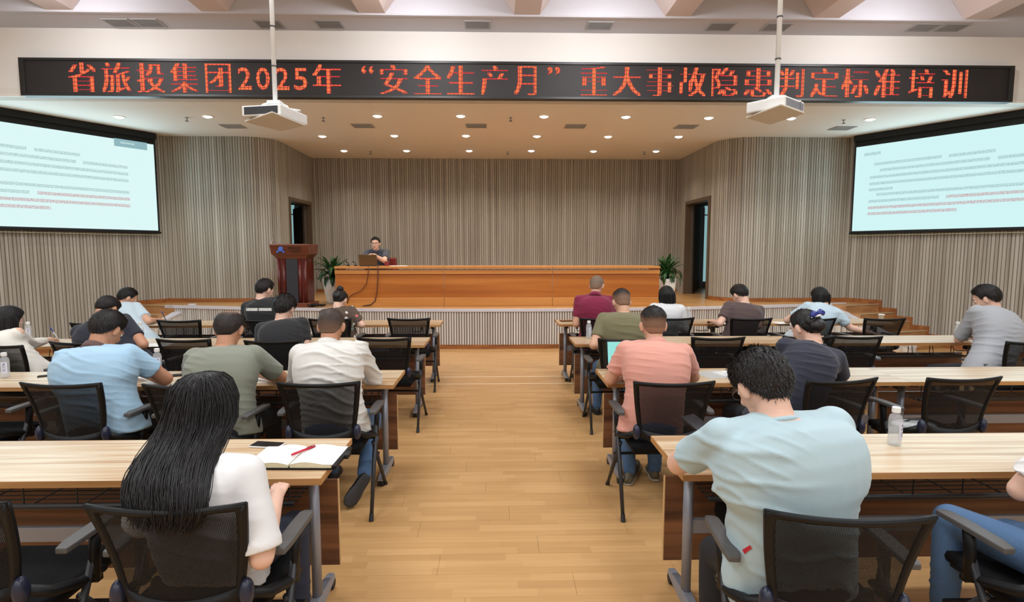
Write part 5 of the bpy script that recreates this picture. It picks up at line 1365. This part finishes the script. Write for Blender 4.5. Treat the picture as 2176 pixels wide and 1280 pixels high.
PE['RD2'] = person('woman in white with long straight black hair, stage-side right row', hipof('RD2', .06, -.04), hd(1416, 630, 6.85), face=0, nod=26, sw=.165, bulk=.95, hs=.95, eL=el(1386, 687, .80), eR=el(1452, 687, .80),
    top='blouse', topm=cloth('white_blouse', (216, 218, 220)), hair='straight', thick=.018, seed=18, sleeve=1.7)
PE['RD3'] = person('man in a brown T-shirt bending over paper, stage-side right row', hipof('RD3', .06, -.05), hd(1572, 628, 6.92), face=24, nod=40, sw=.19, bulk=1.06, skin=0, eL=el(1530, 688, .80), wL=el(1520, 685, .80), eR=el(1612, 688, .80),
    top='tee', topm=cloth('brown_jersey', (84, 68, 66)), hair='short', thick=.020, seed=19)
PE['RD4'] = person('person with a rounded black bob in pale blue, one arm stretched out to the right', hipof('RD4', .06, -.02), hd(1742, 632, 6.92), face=8, nod=36, sw=.18, bulk=1.0, hs=.97, eL=el(1672, 681, .80), wL=el(1700, 681, .80), eR=aty(1805, 695, 6.75), wR=aty(1838, 705, 6.60),
    top='tee', topm=cloth('pale_sky_jersey', (188, 210, 222)), hair='mop', thick=.018, seed=20)
PE['RA2'] = person('person in jeans and a white top cut off by the right edge', (2.12, 1.80, .56), (2.34, 2.0, 1.20), base=3, nod=20, sw=.18, bulk=1.0, near=True, eL=aty(2168, 1042, 2.03), wL=(2.26, 2.2, .82), eR=(2.3, 2.1, .80), wR=(2.4, 2.3, .80), top='blouse', topm=cloth('white_top', (232, 230, 228)), pants=PANTS['jeans'],
    kL=(1.86, 2.17, .585), kR=(2.12, 2.18, .52), hair='short', thick=.018, seed=22, sleeve=.85, grow=.016, fold=.009)
# the speaker behind the stage desk, facing the hall
sp = aty(797, 518, 10.86)
def da(px, py, Y): return aty(px, py, Y)
PE['SP'] = person('speaker with glasses in a dark grey polo, hands clasped behind his laptop', (sp.x+.02, 11.12, SZ+.52), (sp.x, 10.90, sp.z), base=180, face=0, nod=6, sw=.20, bulk=1.12, skin=0,
    eL=da(816, 558, 10.62), wL=da(796, 543, 10.52), eR=da(772, 557, 10.62), wR=da(787, 542, 10.50), top='polo', topm=cloth('dark_grey_polo', (58, 62, 76)), hair='short', thick=.010, seed=21, fdir={-1: Vector((-.7, -.2, .1)), 1: Vector((.7, -.2, .1))}, curlL=1.0, curlR=1.0, legs=True)
for k in PE: pass
# speaker's chair
t = thing('office_chair', 'red padded chair of the speaker behind the stage desk', 'chair', (sp.x+.03, 11.18, SZ))
rl = plain('red_leather', srgb(126, 34, 28), .45)
bx('seat', (0, 0, .44), (.52, .50, .09), rl, t, bevel=.03)
bx('backrest', (0, .27, .66), (.54, .08, .40), rl, t, bevel=.03)
for x in (-1, 1):
    for y in (-1, 1):
        q = MB(); q.tube([(x*.22, y*.2, 0), (x*.22, y*.2, .40)], .02, 8); q.build('leg', M['mahogany'], t)
    bx('armrest', (x*.28, .02, .62), (.05, .40, .05), rl, t, bevel=.01)
# glasses
def glasses(info, root):
    h, F = info['head'], info['F']; O = info['O']; q = MB()
    for s in (-1, 1):
        c = [h+F @ Vector((s*.033+math.cos(a)*.024, .100+.0, .010+math.sin(a)*.018))-O for a in [2*math.pi*k/16 for k in range(17)]]
        q.tube(c, .0016, 5)
        q.tube([h+F @ Vector((s*.057, .098, .014))-O, h+F @ Vector((s*.080, .04, .012))-O, h+F @ Vector((s*.084, -.02, .008))-O], .0018, 5)
    q.tube([h+F @ Vector((-.010, .102, .012))-O, h+F @ Vector((.010, .102, .012))-O], .0016, 5)
    q.build('glasses', M['dark_metal'], root)
for k in ('SP', 'RD1', 'RA1'): glasses(PE[k][1], PE[k][0])
# things projected on cloth
from mathutils.bvhtree import BVHTree
def stick(key, pixels_fn, part='shirt'):
    root, info = PE[key]; o = [c for c in root.children if c.name.split('.')[0] == part][0]
    bv = BVHTree.FromPolygons([v.co+info['O'] for v in o.data.vertices], [tuple(p.vertices) for p in o.data.polygons])
    return root, o, info, bv
root, o, info, bv = stick('D2', None)
q = MB(); rnd = random.Random(4)
def onto(bv, px, py, off=.0025):
    r = ray(px, py).normalized(); h = bv.ray_cast(Vector((0, 0, CAM_H)), r)
    return (h[0]-r*off) if h[0] is not None else None
cx = 523.0
for k in range(19):
    if k == 9: cx += 2.0
    w_ = rnd.uniform(1.9, 2.6)
    for seg in ((0, 1, 0, 1.2), (0, 1, 2.4, 3.6), (0, 1, 4.9, 6.0), (0, .4, 0, 6), (.62, 1, 0 if k % 3 else 3, 6)):
        pts = [onto(bv, cx+a*w_, 655+b_) for a, b_ in ((seg[0], seg[2]), (seg[1], seg[2]), (seg[1], seg[3]), (seg[0], seg[3]))]
        if all(p is not None for p in pts): q.add([p-info['O'] for p in pts], [(0, 1, 2, 3)])
    cx += w_+.55
if q.v: q.build('printed_line', plain('white_print', srgb(232, 232, 224), .7), o, fix=False)['label'] = 'white printed lettering line'
root, o, info, bv = stick('RA1', None)
pts = [onto(bv, *p, .004) for p in ((1578, 1170), (1594, 1160), (1598, 1166), (1582, 1178))]
if all(p is not None for p in pts):
    q = MB(); q.add([p-info['O'] for p in pts]+[p-info['O']+Vector((0, .003, 0)) for p in pts], [(0, 1, 2, 3), (7, 6, 5, 4), (0, 4, 5, 1), (1, 5, 6, 2), (2, 6, 7, 3), (3, 7, 4, 0)]); q.build('seam_tag', plain('red_tag', srgb(190, 36, 52), .6), o)['label'] = 'small red seam tag'
# pens held, phone held
def pen(label, a, b_, col):
    a, b_ = Vector(a), Vector(b_); t = thing('pen', label, 'pen', tuple(a)); q = MB(); d = b_-a; q.tube([(0, 0, 0), d*.1, d], [.002, .0045, .0045], 8); q.build('barrel', col, t, smooth=True)
    q = MB(); q.tube([d*.72, d*1.02], [.0056, .005], 8); q.build('pen_cap', M['blue'], t)
i = PE['CW'][1]; w_ = i['arms'][1][2]
pen('upright pen in the hand of the woman in the white jacket', w_+Vector((.06, .06, -.03)), w_+Vector((.02, .0, .12)), M['white_plastic'])
i = PE['D0'][1]; w_ = i['arms'][1][2]
pen('pen in the hand of the man in pale blue, left end of the stage-side row', w_+Vector((.06, .05, -.03)), w_+Vector((.03, .0, .11)), M['black'])
i = PE['RA1'][1]; w_ = i['arms'][-1][2]
pp = w_+Vector((-.01, .09, .015)); t = phone(0, 0, 0, 'phone held by the man in the mint T-shirt', tilt=None); t.location = pp; t.rotation_euler = (R(16), R(-6), R(20))
import os
for o in bpy.data.objects:
    if 'label' in o and not 4 <= len(o['label'].split()) <= 16 and o.get('category'): print('LABEL', len(o['label'].split()), o['label'])
for k in PE:
    i = PE[k][1]
print('OBJECTS', len(bpy.data.objects), 'TRIS', sum(len(o.data.polygons)*2 for o in bpy.data.objects if o.type == 'MESH'))
